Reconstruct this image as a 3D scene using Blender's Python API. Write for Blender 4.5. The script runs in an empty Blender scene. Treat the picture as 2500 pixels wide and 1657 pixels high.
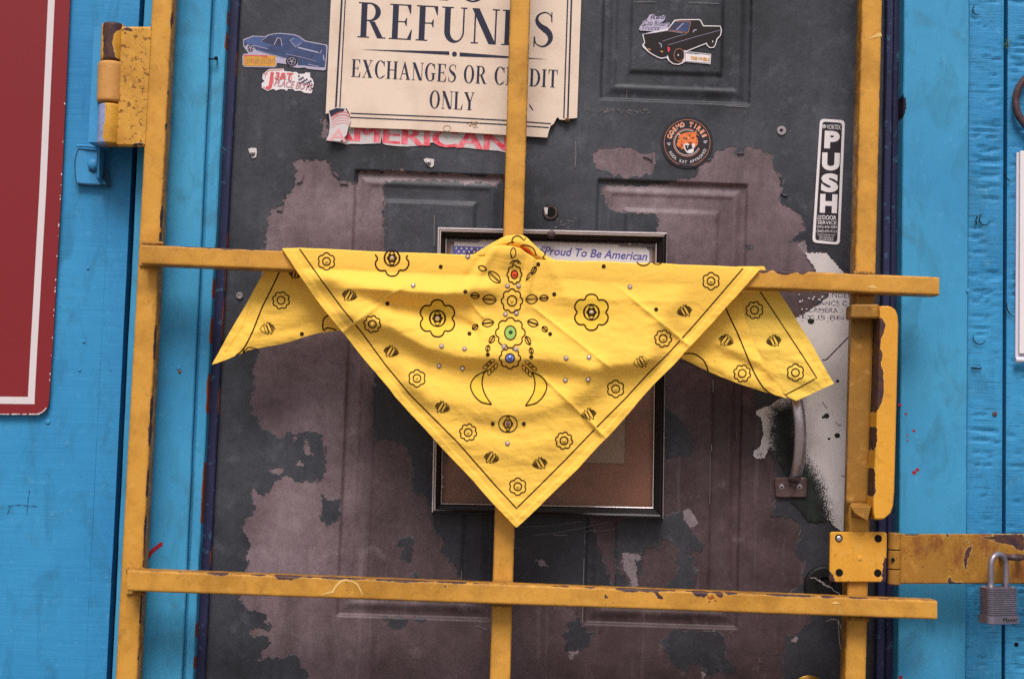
import bpy, math, random
import numpy as np
from mathutils import Matrix, Vector
sc = bpy.context.scene
COL = sc.collection
random.seed(4)

# ------------------------------------------------------------------ camera
F = 2500 * 50 / 36.0                     # focal length in pixels of the 2500 px photograph
A, RO, YA = math.radians(3.774), math.radians(1.991), math.radians(0.832)
CAM = np.array([0.0, -2.08, 0.0])
_f = np.array([math.sin(YA) * math.cos(A), math.cos(YA) * math.cos(A), math.sin(A)])
_r0 = np.array([math.cos(YA), -math.sin(YA), 0.0]); _u0 = np.cross(_r0, _f)
_r = _r0 * math.cos(RO) + _u0 * math.sin(RO); _u = -_r0 * math.sin(RO) + _u0 * math.cos(RO)
ROT = np.stack([_r, _u, -_f], 1)
cd = bpy.data.cameras.new('camera'); cam = bpy.data.objects.new('camera', cd); COL.objects.link(cam)
M4 = Matrix.Identity(4)
for i in range(3):
    for j in range(3): M4[i][j] = ROT[i, j]
    M4[i][3] = CAM[i]
cam.matrix_world = M4
cd.lens = 50; cd.sensor_width = 36; cd.clip_end = 500; cd.clip_start = 0.05
sc.camera = cam

# ------------------------------------------------------------------ world, sun, exposure
w = bpy.data.worlds.new('World'); sc.world = w; w.use_nodes = True
wn = w.node_tree; bg = wn.nodes['Background']
EL, AZ = math.radians(56), math.radians(-4)      # azimuth of the light measured from straight behind the camera
sky = wn.nodes.new('ShaderNodeTexSky'); sky.sky_type = 'NISHITA'; sky.sun_disc = False
sky.sun_elevation = EL; sky.sun_rotation = math.pi - AZ
sky.dust_density = 4.0; sky.air_density = 1.0; sky.ozone_density = 1.0
hs = wn.nodes.new('ShaderNodeHueSaturation'); hs.inputs['Saturation'].default_value = 0.3
wn.links.new(sky.outputs[0], hs.inputs['Color']); wn.links.new(hs.outputs[0], bg.inputs[0])
bg.inputs[1].default_value = 0.11
sd = bpy.data.lights.new('sun', 'SUN'); sun = bpy.data.objects.new('sun', sd); COL.objects.link(sun)
sd.energy = 3.0; sd.angle = math.radians(26); sd.color = (1.0, 0.95, 0.88)
sdir = Vector((math.sin(AZ) * math.cos(EL), -math.cos(AZ) * math.cos(EL), math.sin(EL)))   # towards the sun
sun.rotation_euler = sdir.to_track_quat('Z', 'Y').to_euler()
sun.location = (-1, -4, 5)
sc.render.engine = 'CYCLES'; sc.cycles.use_denoising = False
sc.view_settings.view_transform = 'Standard'; sc.view_settings.look = 'None'
sc.view_settings.gamma = 1; sc.view_settings.use_curve_mapping = False
sc.view_settings.exposure = 0.2
GROUND = -1.27

# ------------------------------------------------------------------ geometry helpers
def at(px, py, Y=0.0):
    """world point where the ray through photo pixel (px,py) meets the plane y=Y"""
    px = np.asarray(px, float); py = np.asarray(py, float); Y = np.asarray(Y, float)
    d = np.stack(np.broadcast_arrays((px - 1250) / F, -(py - 828.5) / F, -np.ones_like(px)), -1) @ ROT.T
    t = (Y - CAM[1]) / d[..., 1]
    return CAM + d * t[..., None]

def proj(P):
    q = (np.asarray(P, float) - CAM) @ ROT
    return 1250 - q[..., 0] / q[..., 2] * F, 828.5 + q[..., 1] / q[..., 2] * F

PXM = 0.6e-3       # metres per photo pixel near the door

rng = np.random.RandomState(7); PERM = rng.rand(256, 256)
def vnoise(x, y):
    xi = np.floor(x).astype(int); yi = np.floor(y).astype(int); fx = x - xi; fy = y - yi
    fx = fx * fx * (3 - 2 * fx); fy = fy * fy * (3 - 2 * fy)
    g = lambda a, b: PERM[a % 256, b % 256]
    return (g(xi, yi) * (1 - fx) + g(xi + 1, yi) * fx) * (1 - fy) + (g(xi, yi + 1) * (1 - fx) + g(xi + 1, yi + 1) * fx) * fy
def fbm(x, y, o=4):
    x = np.asarray(x, float); y = np.asarray(y, float); s = 0; a = .5; t = 0
    for k in range(o):
        s = s + a * vnoise(x * 2 ** k + 17.3 * k, y * 2 ** k + 5.1 * k); t += a; a *= .5
    return s / t

def sdf(poly, X, Y, far=40.0):
    """signed distance in px (negative inside), clipped to far"""
    P = np.array(poly, float); out = np.full(X.shape, far)
    m = (X > P[:, 0].min() - far) & (X < P[:, 0].max() + far) & (Y > P[:, 1].min() - far) & (Y < P[:, 1].max() + far)
    if not m.any(): return out
    x = X[m]; y = Y[m]; d = np.full(x.shape, 1e18); ins = np.zeros(x.shape, bool)
    for (x1, y1), (x2, y2) in zip(P, np.roll(P, -1, 0)):
        ex, ey = x2 - x1, y2 - y1; L = ex * ex + ey * ey + 1e-12
        t = np.clip(((x - x1) * ex + (y - y1) * ey) / L, 0, 1)
        d = np.minimum(d, (x - x1 - t * ex) ** 2 + (y - y1 - t * ey) ** 2)
        c = (y1 > y) != (y2 > y)
        if ey != 0: ins ^= c & (x < ex * (y - y1) / ey + x1)
    d = np.sqrt(d); d[ins] *= -1
    out[m] = np.clip(d, -far, far)
    return out

WL = {}
def empty(name, loc, label=None, cat=None, group=None, parent=None):
    o = bpy.data.objects.new(name, None); COL.objects.link(o)
    o.empty_display_size = .05
    WL[o] = np.array(loc, float)
    if parent: o.parent = parent; o.location = tuple(WL[o] - WL[parent])
    else: o.location = tuple(loc)
    tag(o, label, cat, group); return o
def tag(o, label=None, cat=None, group=None, kind=None):
    if cat and not kind: kind = 'thing'
    if label: o['label'] = label
    if cat: o['category'] = cat
    if group: o['group'] = group
    if kind: o['kind'] = kind
    return o

class MB:
    """collects geometry with several materials, links it as ONE mesh object"""
    def __init__(s): s.v = []; s.f = []; s.m = []; s.mats = []; s.n = 0; s.eps = 0; s.att = {}
    def mi(s, mat):
        if mat not in s.mats: s.mats.append(mat)
        return s.mats.index(mat)
    def add(s, V, Fs, mat, **att):
        V = np.asarray(V, float).reshape(-1, 3); k = s.mi(mat)
        for a, val in att.items():
            s.att.setdefault(a, []).append((s.n, np.asarray(val, float).ravel()))
        s.v.append(V); s.f += [tuple(int(i) + s.n for i in f) for f in Fs]; s.m += [k] * len(Fs); s.n += len(V); return s
    def lift(s):
        s.eps += 1; return s.eps * 1.3e-6
    def Y(s, Y, px, py):
        return (Y(np.asarray(px, float), np.asarray(py, float)) if callable(Y) else np.full(np.shape(px), Y)) - s.lift()
    def poly(s, pts, Y, mat):
        p = np.array(pts, float); return s.add(at(p[:, 0], p[:, 1], s.Y(Y, p[:, 0], p[:, 1])), [range(len(p))], mat)
    def slab(s, pts, Y, thick, mat, side=None):
        p = np.array(pts, float); n = len(p)
        a = at(p[:, 0], p[:, 1], np.full(n, Y)); b = a + [0, thick, 0]
        s.add(a, [range(n)], mat)
        s.add(np.vstack([a, b]), [(i, (i + 1) % n, n + (i + 1) % n, n + i) for i in range(n)], side or mat); return s
    def ribbon(s, pts, wd, Y, mat, closed=False):
        p = np.array(pts, float); n = len(p)
        if closed: t = np.roll(p, -1, 0) - np.roll(p, 1, 0)
        else: t = np.gradient(p, axis=0) if n > 2 else np.array([p[1] - p[0]] * 2)
        nn = np.stack([-t[:, 1], t[:, 0]], 1); nn /= np.linalg.norm(nn, axis=1)[:, None] + 1e-9
        wd = np.broadcast_to(np.asarray(wd, float), (n,))[:, None] / 2
        q = np.vstack([p + nn * wd, p - nn * wd])
        m = n if closed else n - 1
        return s.add(at(q[:, 0], q[:, 1], s.Y(Y, q[:, 0], q[:, 1])), [(i, (i + 1) % n, n + (i + 1) % n, n + i) for i in range(m)], mat)
    def disc(s, cx, cy, rx, ry, Y, mat, n=28, rot=0):
        return s.poly(ell(cx, cy, rx, ry, n, rot), Y, mat)
    def fan(s, pts, c, Y, mat, k=10):
        p = np.array(pts, float); c = np.array(c, float); n = len(p); V = [c[None]] + [c + (p - c) * (i / k) for i in range(1, k + 1)]
        V = np.vstack(V); Fs = [(0, 1 + i, 1 + (i + 1) % n) for i in range(n)]
        for j in range(k - 1): Fs += [(1 + j * n + i, 1 + (j + 1) * n + i, 1 + (j + 1) * n + (i + 1) % n, 1 + j * n + (i + 1) % n) for i in range(n)]
        return s.add(at(V[:, 0], V[:, 1], s.Y(Y, V[:, 0], V[:, 1]) + .0003), Fs, mat)
    def strip(s, A_, B_, Y, mat, k=5):
        k = 8; u = np.linspace(0, 1, k + 1); V = (A_[:, None] + (B_ - A_)[:, None] * u[None, :, None]).reshape(-1, 2); n, m = len(A_), k + 1
        return s.add(at(V[:, 0], V[:, 1], s.Y(Y, V[:, 0], V[:, 1]) + .0003), [(i * m + j, i * m + j + 1, (i + 1) * m + j + 1, (i + 1) * m + j) for i in range(n - 1) for j in range(m - 1)], mat)
    def ring(s, cx, cy, rx, ry, wd, Y, mat, n=36, rot=0):
        return s.ribbon(ell(cx, cy, rx, ry, n, rot), wd, Y, mat, True)
    def geo2(s, V2, Fs, o, ux, uy, Y, mat):
        """2-D geometry: px = o + ux*x - uy*y"""
        V2 = np.asarray(V2, float)
        px = o[0] + V2[:, 0] * ux[0] + V2[:, 1] * uy[0]; py = o[1] + V2[:, 0] * ux[1] + V2[:, 1] * uy[1]
        return s.add(at(px, py, s.Y(Y, px, py)), Fs, mat)
    def text(s, t, p0, p1, cap, Y, mat, bold=0.0, shear=0.0):
        V, Fs, W = font(t, bold); V = V.copy(); V[:, 0] += V[:, 1] * shear
        dx, dy = p1[0] - p0[0], p1[1] - p0[1]; L = math.hypot(dx, dy)
        return s.geo2(V, Fs, p0, (dx / W, dy / W), (dy / L * cap, -dx / L * cap), Y, mat)
    def box(s, x0, x1, y0, y1, z0, z1, mat):
        V = [(x, y, z) for x in (x0, x1) for y in (y0, y1) for z in (z0, z1)]
        return s.add(V, [(0, 1, 3, 2), (4, 6, 7, 5), (0, 4, 5, 1), (2, 3, 7, 6), (0, 2, 6, 4), (1, 5, 7, 3)], mat)
    def tube(s, P, r, mat, n=10, caps=True):
        P = np.asarray(P, float); T = np.gradient(P, axis=0); T /= np.linalg.norm(T, axis=1)[:, None]
        up = np.array([0.13, .2, .97]) if abs(T[0, 2]) < .9 else np.array([.1, .98, .1])
        r = np.broadcast_to(np.asarray(r, float), (len(P),)); V = []
        a = np.arange(n) * 2 * math.pi / n
        for p, t, rr in zip(P, T, r):
            u = np.cross(t, up); u /= np.linalg.norm(u); v = np.cross(u, t); up = v
            V.append(p + rr * (np.cos(a)[:, None] * u + np.sin(a)[:, None] * v))
        V = np.vstack(V); Fs = [(k * n + i, k * n + (i + 1) % n, (k + 1) * n + (i + 1) % n, (k + 1) * n + i) for k in range(len(P) - 1) for i in range(n)]
        if caps: Fs += [tuple(range(n)), tuple(range((len(P) - 1) * n, len(P) * n))]
        return s.add(V, Fs, mat)
    def lathe(s, c, axis, prof, mat, n=20):
        """prof: list of (distance along axis, radius)"""
        ax = np.array(axis, float); ax /= np.linalg.norm(ax)
        u = np.cross(ax, [.3, .2, .93]); u /= np.linalg.norm(u); v = np.cross(ax, u); a = np.arange(n) * 2 * math.pi / n
        V = np.vstack([np.array(c) + ax * h + r * (np.cos(a)[:, None] * u + np.sin(a)[:, None] * v) for h, r in prof])
        k = len(prof); Fs = [(j * n + i, j * n + (i + 1) % n, (j + 1) * n + (i + 1) % n, (j + 1) * n + i) for j in range(k - 1) for i in range(n)]
        Fs += [tuple(range(n)), tuple(range((k - 1) * n, k * n))]
        return s.add(V, Fs, mat)
    def build(s, name, parent=None, smooth=False, label=None, cat=None, group=None, kind=None, bevel=0):
        V = np.vstack(s.v); o0 = WL[parent] if parent else V.mean(0) * [1, 1, 1]
        if not parent and kind == 'structure': o0 = np.zeros(3)
        me = bpy.data.meshes.new(name)
        me.from_pydata((V - o0).tolist(), [], s.f)
        for m in s.mats: me.materials.append(m)
        me.polygons.foreach_set('material_index', s.m)
        for a, parts in s.att.items():
            arr = np.zeros(len(V))
            for st, val in parts: arr[st:st + len(val)] = val
            at_ = me.attributes.new(a, 'FLOAT', 'POINT'); at_.data.foreach_set('value', arr.astype(np.float32))
        if smooth: me.polygons.foreach_set('use_smooth', [True] * len(s.f))
        me.update()
        o = bpy.data.objects.new(name, me); COL.objects.link(o); WL[o] = o0
        if parent: o.parent = parent; o.location = (0, 0, 0)
        else: o.location = tuple(o0)
        if bevel:
            b = o.modifiers.new('bevel', 'BEVEL'); b.width = bevel; b.segments = 2; b.limit_method = 'ANGLE'
        return tag(o, label, cat, group, kind)

def ell(cx, cy, rx, ry, n=28, rot=0.0):
    a = np.arange(n) * 2 * math.pi / n; x = rx * np.cos(a); y = ry * np.sin(a); c, s = math.cos(rot), math.sin(rot)
    return np.stack([cx + x * c - y * s, cy + x * s + y * c], 1)
def petals(cx, cy, rx, ry, k, rot=0.0, n=9, depth=.26):
    """outline of a flower of k round petals"""
    pts = []
    for i in range(k):
        a0 = 2 * math.pi * i / k + rot; h = math.pi / k
        for j in range(n):
            t = -1 + 2 * (j + .5) / n; a = a0 + t * h * .98
            r = 1 - depth * abs(t) ** 2.6
            pts.append((cx + rx * r * math.cos(a), cy + ry * r * math.sin(a)))
    return np.array(pts)
def dens(pts, step=8.0):
    out = []
    p = [np.array(q, float) for q in pts]
    for a, b in zip(p[:-1], p[1:]):
        k = max(1, int(np.linalg.norm(b - a) / step))
        out += [a + (b - a) * i / k for i in range(k)]
    return np.array(out + [p[-1]])
def spl(pts, n=40):
    """smooth curve through points (Catmull-Rom)"""
    P = np.array(pts, float); P = np.vstack([2 * P[0] - P[1], P, 2 * P[-1] - P[-2]]); out = []
    m = max(2, n // (len(P) - 3))
    for i in range(1, len(P) - 2):
        for t in np.arange(m) / m:
            a, b, c, d = P[i - 1], P[i], P[i + 1], P[i + 2]
            out.append(.5 * (2 * b + (c - a) * t + (2 * a - 5 * b + 4 * c - d) * t * t + (3 * b - a - 3 * c + d) * t ** 3))
    return np.array(out + [P[-2]])
def rrect(quad, r=12, n=5):
    """rounded corners for a px quad"""
    q = [np.array(p, float) for p in quad]; out = []
    for i in range(len(q)):
        p, a, b = q[i], q[i - 1], q[(i + 1) % len(q)]
        u = (a - p) / np.linalg.norm(a - p); v = (b - p) / np.linalg.norm(b - p)
        for t in np.linspace(0, 1, n):
            out.append((1 - t) ** 2 * (p + u * r) + 2 * t * (1 - t) * p + t * t * (p + v * r))
    return np.array(out)

_fc = {}
def font(t, bold=0.0):
    if (t, bold) in _fc: return _fc[t, bold]
    def geo(b):
        c = bpy.data.curves.new('lettering', 'FONT'); c.body = b; c.size = 1; c.offset = bold; c.fill_mode = 'BOTH'; c.resolution_u = 4
        o = bpy.data.objects.new('lettering', c); COL.objects.link(o)
        me = bpy.data.meshes.new_from_object(o.evaluated_get(bpy.context.evaluated_depsgraph_get()))
        V = np.array([v.co[:2] for v in me.vertices]).reshape(-1, 2); Fs = [tuple(p.vertices) for p in me.polygons]
        bpy.data.objects.remove(o); bpy.data.curves.remove(c); bpy.data.meshes.remove(me); return V, Fs
    H, _ = geo('H'); h = H[:, 1].max() - max(0, H[:, 1].min()); h = H[:, 1].max() - H[:, 1].min()
    V, Fs = geo(t); V = V.copy(); V[:, 1] -= H[:, 1].min(); V[:, 0] -= V[:, 0].min(); V /= h
    _fc[t, bold] = (V, Fs, V[:, 0].max()); return _fc[t, bold]
# ------------------------------------------------------------------ materials
def lin(c): c = c / 255.0; return c / 12.92 if c <= .04045 else ((c + .055) / 1.055) ** 2.4
KA = 0.86            # picture colour -> albedo
def S(r, g, b, k=1.0): return tuple(min(.85, lin(x) * KA * k) for x in (r, g, b))
class G:
    def __init__(s, name):
        s.mat = bpy.data.materials.new(name); s.mat.use_nodes = True; s.nt = s.mat.node_tree; s.b = s.nt.nodes['Principled BSDF']
        s.co = s.nt.nodes.new('ShaderNodeTexCoord').outputs['Object']
    def n(s, typ, ins=None, out=0, **props):
        x = s.nt.nodes.new('ShaderNode' + typ)
        for k, v in props.items(): setattr(x, k, v)
        for k, v in (ins or {}).items(): s.set(x.inputs[k], v)
        return x.outputs[out]
    def set(s, sock, v):
        if isinstance(v, bpy.types.NodeSocket): s.nt.links.new(v, sock)
        else:
            if sock.type == 'RGBA' and len(v) == 3: v = (*v, 1)
            sock.default_value = v
    def noise(s, scale, detail=3, rough=.55, vec=None, stretch=None, dist=0.0):
        v = vec or s.co
        if stretch: v = s.n('Mapping', {'Vector': v, 'Scale': stretch})
        return s.n('TexNoise', {'Vector': v, 'Scale': scale, 'Detail': detail, 'Roughness': rough, 'Distortion': dist})
    def m(s, op, a, b=0.0, clamp=False):
        x = s.nt.nodes.new('ShaderNodeMath'); x.operation = op; x.use_clamp = clamp; s.set(x.inputs[0], a); s.set(x.inputs[1], b); return x.outputs[0]
    def step(s, v, lo, hi, a=0.0, b=1.0): return s.n('MapRange', {'Value': v, 'From Min': lo, 'From Max': hi, 'To Min': a, 'To Max': b}, clamp=True)
    def mix(s, f, a, b):
        x = s.nt.nodes.new('ShaderNodeMix'); x.data_type = 'RGBA'; s.set(x.inputs[0], f); s.set(x.inputs[6], a); s.set(x.inputs[7], b); return x.outputs[2]
    def attr(s, name): return s.n('Attribute', {}, out=2, attribute_name=name)
    def val(s, col, v): return s.n('HueSaturation', {'Color': col, 'Value': v})
    def speck(s, var, vscale, sp, spscale=650):
        a = s.m('MULTIPLY', s.m('SUBTRACT', s.noise(vscale, 4), .5), var * 3)
        c = s.m('MULTIPLY', s.m('SUBTRACT', s.noise(spscale, 1), .5), sp * 3)
        return s.m('ADD', s.m('ADD', a, c), 1.0)
    def bump(s, h, strength, dist=.001, prev=None):
        ins = {'Height': h, 'Strength': strength, 'Distance': dist}
        if prev is not None: ins['Normal'] = prev
        return s.n('Bump', ins)
    def fin(s, col, rough=.6, metal=0.0, normal=None, spec=.22):
        s.set(s.b.inputs['Base Color'], col); s.set(s.b.inputs['Roughness'], rough); s.set(s.b.inputs['Metallic'], metal)
        s.set(s.b.inputs['Specular IOR Level'], spec)
        if normal is not None: s.set(s.b.inputs['Normal'], normal)
        return s.mat
def plain(name, col, rough=.6, var=.06, vscale=12, sp=.08, metal=0.0, bump=.1, bscale=400, spec=.22):
    g = G(name); c = g.val(col, g.speck(var, vscale, sp))
    return g.fin(c, rough, metal, g.bump(g.noise(bscale, 2), bump, .0006) if bump else None, spec)

def yellow_paint(name, pits=.0, olive=.75, base=S(206, 148, 62), rust=.0):
    g = G(name)
    c = g.mix(g.m('MULTIPLY', g.step(g.noise(14, 6, .66), .44, .66), olive), base, S(160, 110, 40))
    c = g.mix(g.m('MULTIPLY', g.step(g.noise(60, 4, .65), .55, .72), .35), c, S(226, 172, 92))
    if rust: c = g.mix(g.m('MULTIPLY', g.step(g.noise(24, 6, .7, stretch=(1, 1, .6)), .50, .60), rust), c, S(120, 62, 34))
    c = g.mix(g.m('MULTIPLY', g.step(g.noise(1, 6, .7, vec=g.n('Mapping', {'Vector': g.co, 'Scale': (55, 40, 55)}), dist=1.0), .57, .66), .3), c, S(120, 78, 36))
    # small pits and paint nibs
    pit = g.step(g.noise(240 if pits < .08 else 150, 3, .6), .685 - pits, .73 - pits)
    c = g.mix(g.m('MULTIPLY', pit, .75), c, S(96, 52, 30))
    ch = g.m('ADD', g.attr('chip'), g.m('MULTIPLY', g.m('SUBTRACT', g.noise(170, 5, .65), .5), 1.1))
    chf = g.step(ch, .46, .54)
    chipc = g.mix(g.step(g.noise(90, 3), .4, .65), S(62, 42, 52), S(88, 58, 42))
    rim = g.m('SUBTRACT', g.step(ch, .28, .46), chf)
    c = g.mix(g.m('MULTIPLY', rim, .35), c, S(232, 190, 120))
    c = g.mix(g.m('MULTIPLY', g.m('MULTIPLY', g.attr('edge'), g.step(g.noise(60, 5, .7), .38, .62)), .75), c, S(112, 70, 34))
    c = g.mix(chf, c, chipc)
    c = g.val(c, g.speck(.07, 16, .12))
    h = g.m('SUBTRACT', g.m('MULTIPLY', g.noise(120, 5, .6), .5), g.m('ADD', g.m('MULTIPLY', chf, .6), g.m('MULTIPLY', pit, .6)))
    return g.fin(c, g.step(g.noise(30, 3), .3, .7, .42, .62), 0, g.bump(h, .55, .0012))
def blue_wood(name, base=S(66, 150, 200), rough_sawn=0.0, grain='v', chipc=S(150, 80, 52), dirt=.25):
    g = G(name)
    st = (1, 1, .06) if grain == 'v' else (.06, 1, 1)
    gr = g.noise(130, 5, .6, stretch=st)
    lo = g.noise(3.2, 3, .5)
    c = g.mix(g.step(lo, .35, .68), tuple(min(.85, x * 1.08) for x in base), tuple(x * y for x, y in zip(base, (.66, .80, .90))))
    c = g.mix(g.m('MULTIPLY', g.step(g.noise(1, 6, .66, vec=g.n('Mapping', {'Vector': g.co, 'Scale': (30, 20, 12)}), dist=.8), .50, .70), .75), c, tuple(x * .66 for x in base))
    c = g.mix(g.m('MULTIPLY', g.step(g.noise(70, 5, .7), .58, .7), .28), c, S(112, 178, 210))
    c = g.mix(g.m('MULTIPLY', g.step(g.noise(11, 6, .65, dist=.4), .56, .74), dirt), c, S(62, 112, 140))
    c = g.mix(g.m('MULTIPLY', g.step(gr, .6, .8), .25), c, S(60, 120, 165))
    h = g.m('MULTIPLY', gr, .7)
    if rough_sawn:
        ck = g.noise(1, 6, .62, vec=g.n('Mapping', {'Vector': g.co, 'Scale': (14, 14, 520)}), dist=.3)
        ck2 = g.noise(1, 3, .5, vec=g.n('Mapping', {'Vector': g.co, 'Scale': (20, 20, 700)}))
        crack = g.m('MULTIPLY', g.step(ck, .60, .66), g.step(g.noise(14, 4), .42, .56))
        h = g.m('SUBTRACT', g.m('MULTIPLY', g.m('ADD', ck, g.m('MULTIPLY', ck2, .6)), .6), g.m('MULTIPLY', crack, 1.6))
        c = g.mix(g.m('MULTIPLY', crack, .55), c, S(28, 62, 96))
    spot = g.step(g.noise(46, 2, .5), .765, .80)
    c = g.mix(g.m('MULTIPLY', spot, .7), c, S(36, 60, 84))
    ch = g.m('ADD', g.attr('chip'), g.m('MULTIPLY', g.m('SUBTRACT', g.noise(210, 5, .65), .5), 1.2)); chf = g.step(ch, .46, .54)
    c = g.mix(chf, c, chipc)
    c = g.val(c, g.speck(.05, 34, .15))
    nrm = g.bump(g.m('SUBTRACT', g.m('ADD', h, g.m('MULTIPLY', g.noise(420, 3), .18)), g.m('ADD', g.m('MULTIPLY', spot, .6), g.m('MULTIPLY', chf, .6))), .75 if not rough_sawn else .7, .0012 if not rough_sawn else .0014)
    return g.fin(c, .58, 0, nrm, .22)
def door_paint():
    g = G('peeling_door_paint')
    big = g.noise(5, 5, .6); mid = g.noise(28, 5, .65)
    dark = g.mix(g.step(big, .34, .66), S(37, 37, 44), S(70, 71, 80))
    dark = g.mix(g.m('MULTIPLY', g.step(mid, .56, .7), .35), dark, S(100, 104, 116))
    bare = g.mix(g.step(g.noise(9, 5, .6), .34, .66), S(96, 78, 84), S(128, 109, 116))
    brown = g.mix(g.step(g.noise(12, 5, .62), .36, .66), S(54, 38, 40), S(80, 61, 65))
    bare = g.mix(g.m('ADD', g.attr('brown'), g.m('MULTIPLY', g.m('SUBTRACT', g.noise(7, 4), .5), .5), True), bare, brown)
    bare = g.mix(g.m('MULTIPLY', g.step(mid, .58, .7), .25), bare, S(140, 126, 130))
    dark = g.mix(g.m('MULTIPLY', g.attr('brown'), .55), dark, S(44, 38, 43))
    jag = g.m('ADD', g.m('MULTIPLY', g.m('SUBTRACT', g.noise(30, 8, .70), .5), 3.4), g.m('MULTIPLY', g.m('SUBTRACT', g.n('TexVoronoi', {'Vector': g.n('VectorMath', {0: g.co, 1: g.n('VectorMath', {0: g.n('TexNoise', {'Vector': g.co, 'Scale': 120.0}, out=1), 3: .012}, operation='SCALE')}, operation='ADD'), 'Scale': 170}, out=1), .5), 1.1))
    stain = g.noise(1, 6, .65, vec=g.n('Mapping', {'Vector': g.co, 'Scale': (16, 10, 5)}), dist=.6)
    bare = g.mix(g.m('MULTIPLY', g.step(stain, .5, .66), .5), bare, S(70, 56, 57))
    run = g.noise(1, 4, .6, vec=g.n('Mapping', {'Vector': g.co, 'Scale': (70, 20, 3.5)}))
    bare = g.mix(g.m('MULTIPLY', g.step(run, .58, .72), .2), bare, S(138, 122, 127))
    dark = g.mix(g.m('MULTIPLY', g.step(g.noise(1, 4, .6, vec=g.n('Mapping', {'Vector': g.co, 'Scale': (60, 20, 4)})), .54, .70), .35), dark, S(38, 36, 42))
    small = g.step(g.m('ADD', g.noise(75, 5, .7), g.m('MULTIPLY', g.attr('bare'), .035)), .655, .675)
    dark = g.mix(g.m('MULTIPLY', small, .8), dark, S(110, 98, 104))
    e = g.m('ADD', g.attr('bare'), jag)
    fb = g.step(e, -.05, .05)
    c = g.mix(fb, dark, bare)
    e2 = g.m('ADD', g.attr('light'), jag); c = g.mix(g.step(e2, -.05, .05), c, S(124, 110, 116))
    # lifted pale edge of the old coat
    edge = g.m('MULTIPLY', g.step(e, -.22, -.04), g.step(e, -.02, .04, 1, 0))
    c = g.mix(g.m('MULTIPLY', edge, g.step(g.noise(40, 3), .42, .62, 0, .55)), c, S(150, 142, 146))
    # scratches
    scr = g.step(g.noise(1, 3, .5, vec=g.n('Mapping', {'Vector': g.co, 'Scale': (260, 60, 30), 'Rotation': (0, .35, 0)})), .76, .80)
    c = g.mix(g.m('MULTIPLY', scr, .35), c, S(160, 152, 156))
    fl = g.step(g.noise(170, 2, .5), .775, .80); c = g.mix(g.m('MULTIPLY', fl, .6), c, S(172, 160, 160))
    c = g.val(g.val(c, g.speck(.26, 75, .36)), g.speck(.16, 260, .1))
    h = g.m('ADD', g.m('MULTIPLY', g.step(e, -.1, .1), -1.0), g.m('MULTIPLY', g.noise(160, 4, .6), .35))
    return g.fin(c, g.step(g.noise(20, 4), .3, .7, .42, .64), 0, g.bump(h, .9, .0012), .26)
def cloth(name, base):
    g = G(name)
    wv = g.m('ADD', g.noise(1, 1, .5, vec=g.n('Mapping', {'Vector': g.co, 'Scale': (1500, 200, 300), 'Rotation': (0, .78, 0)})), g.noise(1, 1, .5, vec=g.n('Mapping', {'Vector': g.co, 'Scale': (300, 200, 1500), 'Rotation': (0, .78, 0)})))
    c = g.val(base, g.m('ADD', g.speck(.02, 20, .02), g.m('MULTIPLY', g.m('SUBTRACT', wv, 1.0), .10)))
    cr = g.n('TexNoise', {'Vector': g.n('Mapping', {'Vector': g.co, 'Rotation': (0, .6, 0), 'Scale': (1, 1, 2.2)}), 'Scale': 14, 'Detail': 5, 'Roughness': .62, 'Distortion': .8})
    nb = g.bump(wv, .18, .0004, g.bump(cr, .4, .005))
    g.set(g.b.inputs['Sheen Weight'], .15)
    m = g.fin(c, .85, 0, nb, .2)
    # some light passes through the thin cotton
    tr = g.nt.nodes.new('ShaderNodeBsdfTranslucent'); g.set(tr.inputs[0], c)
    mx = g.nt.nodes.new('ShaderNodeMixShader'); mx.inputs[0].default_value = .12
    out = g.nt.nodes['Material Output']
    g.nt.links.new(g.b.outputs[0], mx.inputs[1]); g.nt.links.new(tr.outputs[0], mx.inputs[2]); g.nt.links.new(mx.outputs[0], out.inputs[0])
    return m
def aged(name, base, stain, amt=.35, rough=.5, scale=16, sp=.06):
    g = G(name); c = g.mix(g.m('MULTIPLY', g.step(g.noise(scale, 6, .65), .46, .72), amt), base, stain)
    c = g.mix(g.m('MULTIPLY', g.step(g.noise(120, 3, .6), .68, .76), amt), c, stain)
    return g.fin(g.val(c, g.speck(.03, 8, sp)), rough, 0, g.bump(g.noise(90, 4), .12, .0008))
def rusty(name, base, rust, lo=.45, hi=.62, rough=.5, metal=.6, scale=40):
    g = G(name); f = g.step(g.noise(scale, 6, .68), lo, hi)
    return g.fin(g.val(g.mix(f, base, rust), g.speck(.06, 20, .1)), g.m('ADD', g.m('MULTIPLY', f, .3), rough), g.m('MULTIPLY', g.m('SUBTRACT', 1.0, f), metal), g.bump(g.noise(150, 5), .4, .001))

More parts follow.
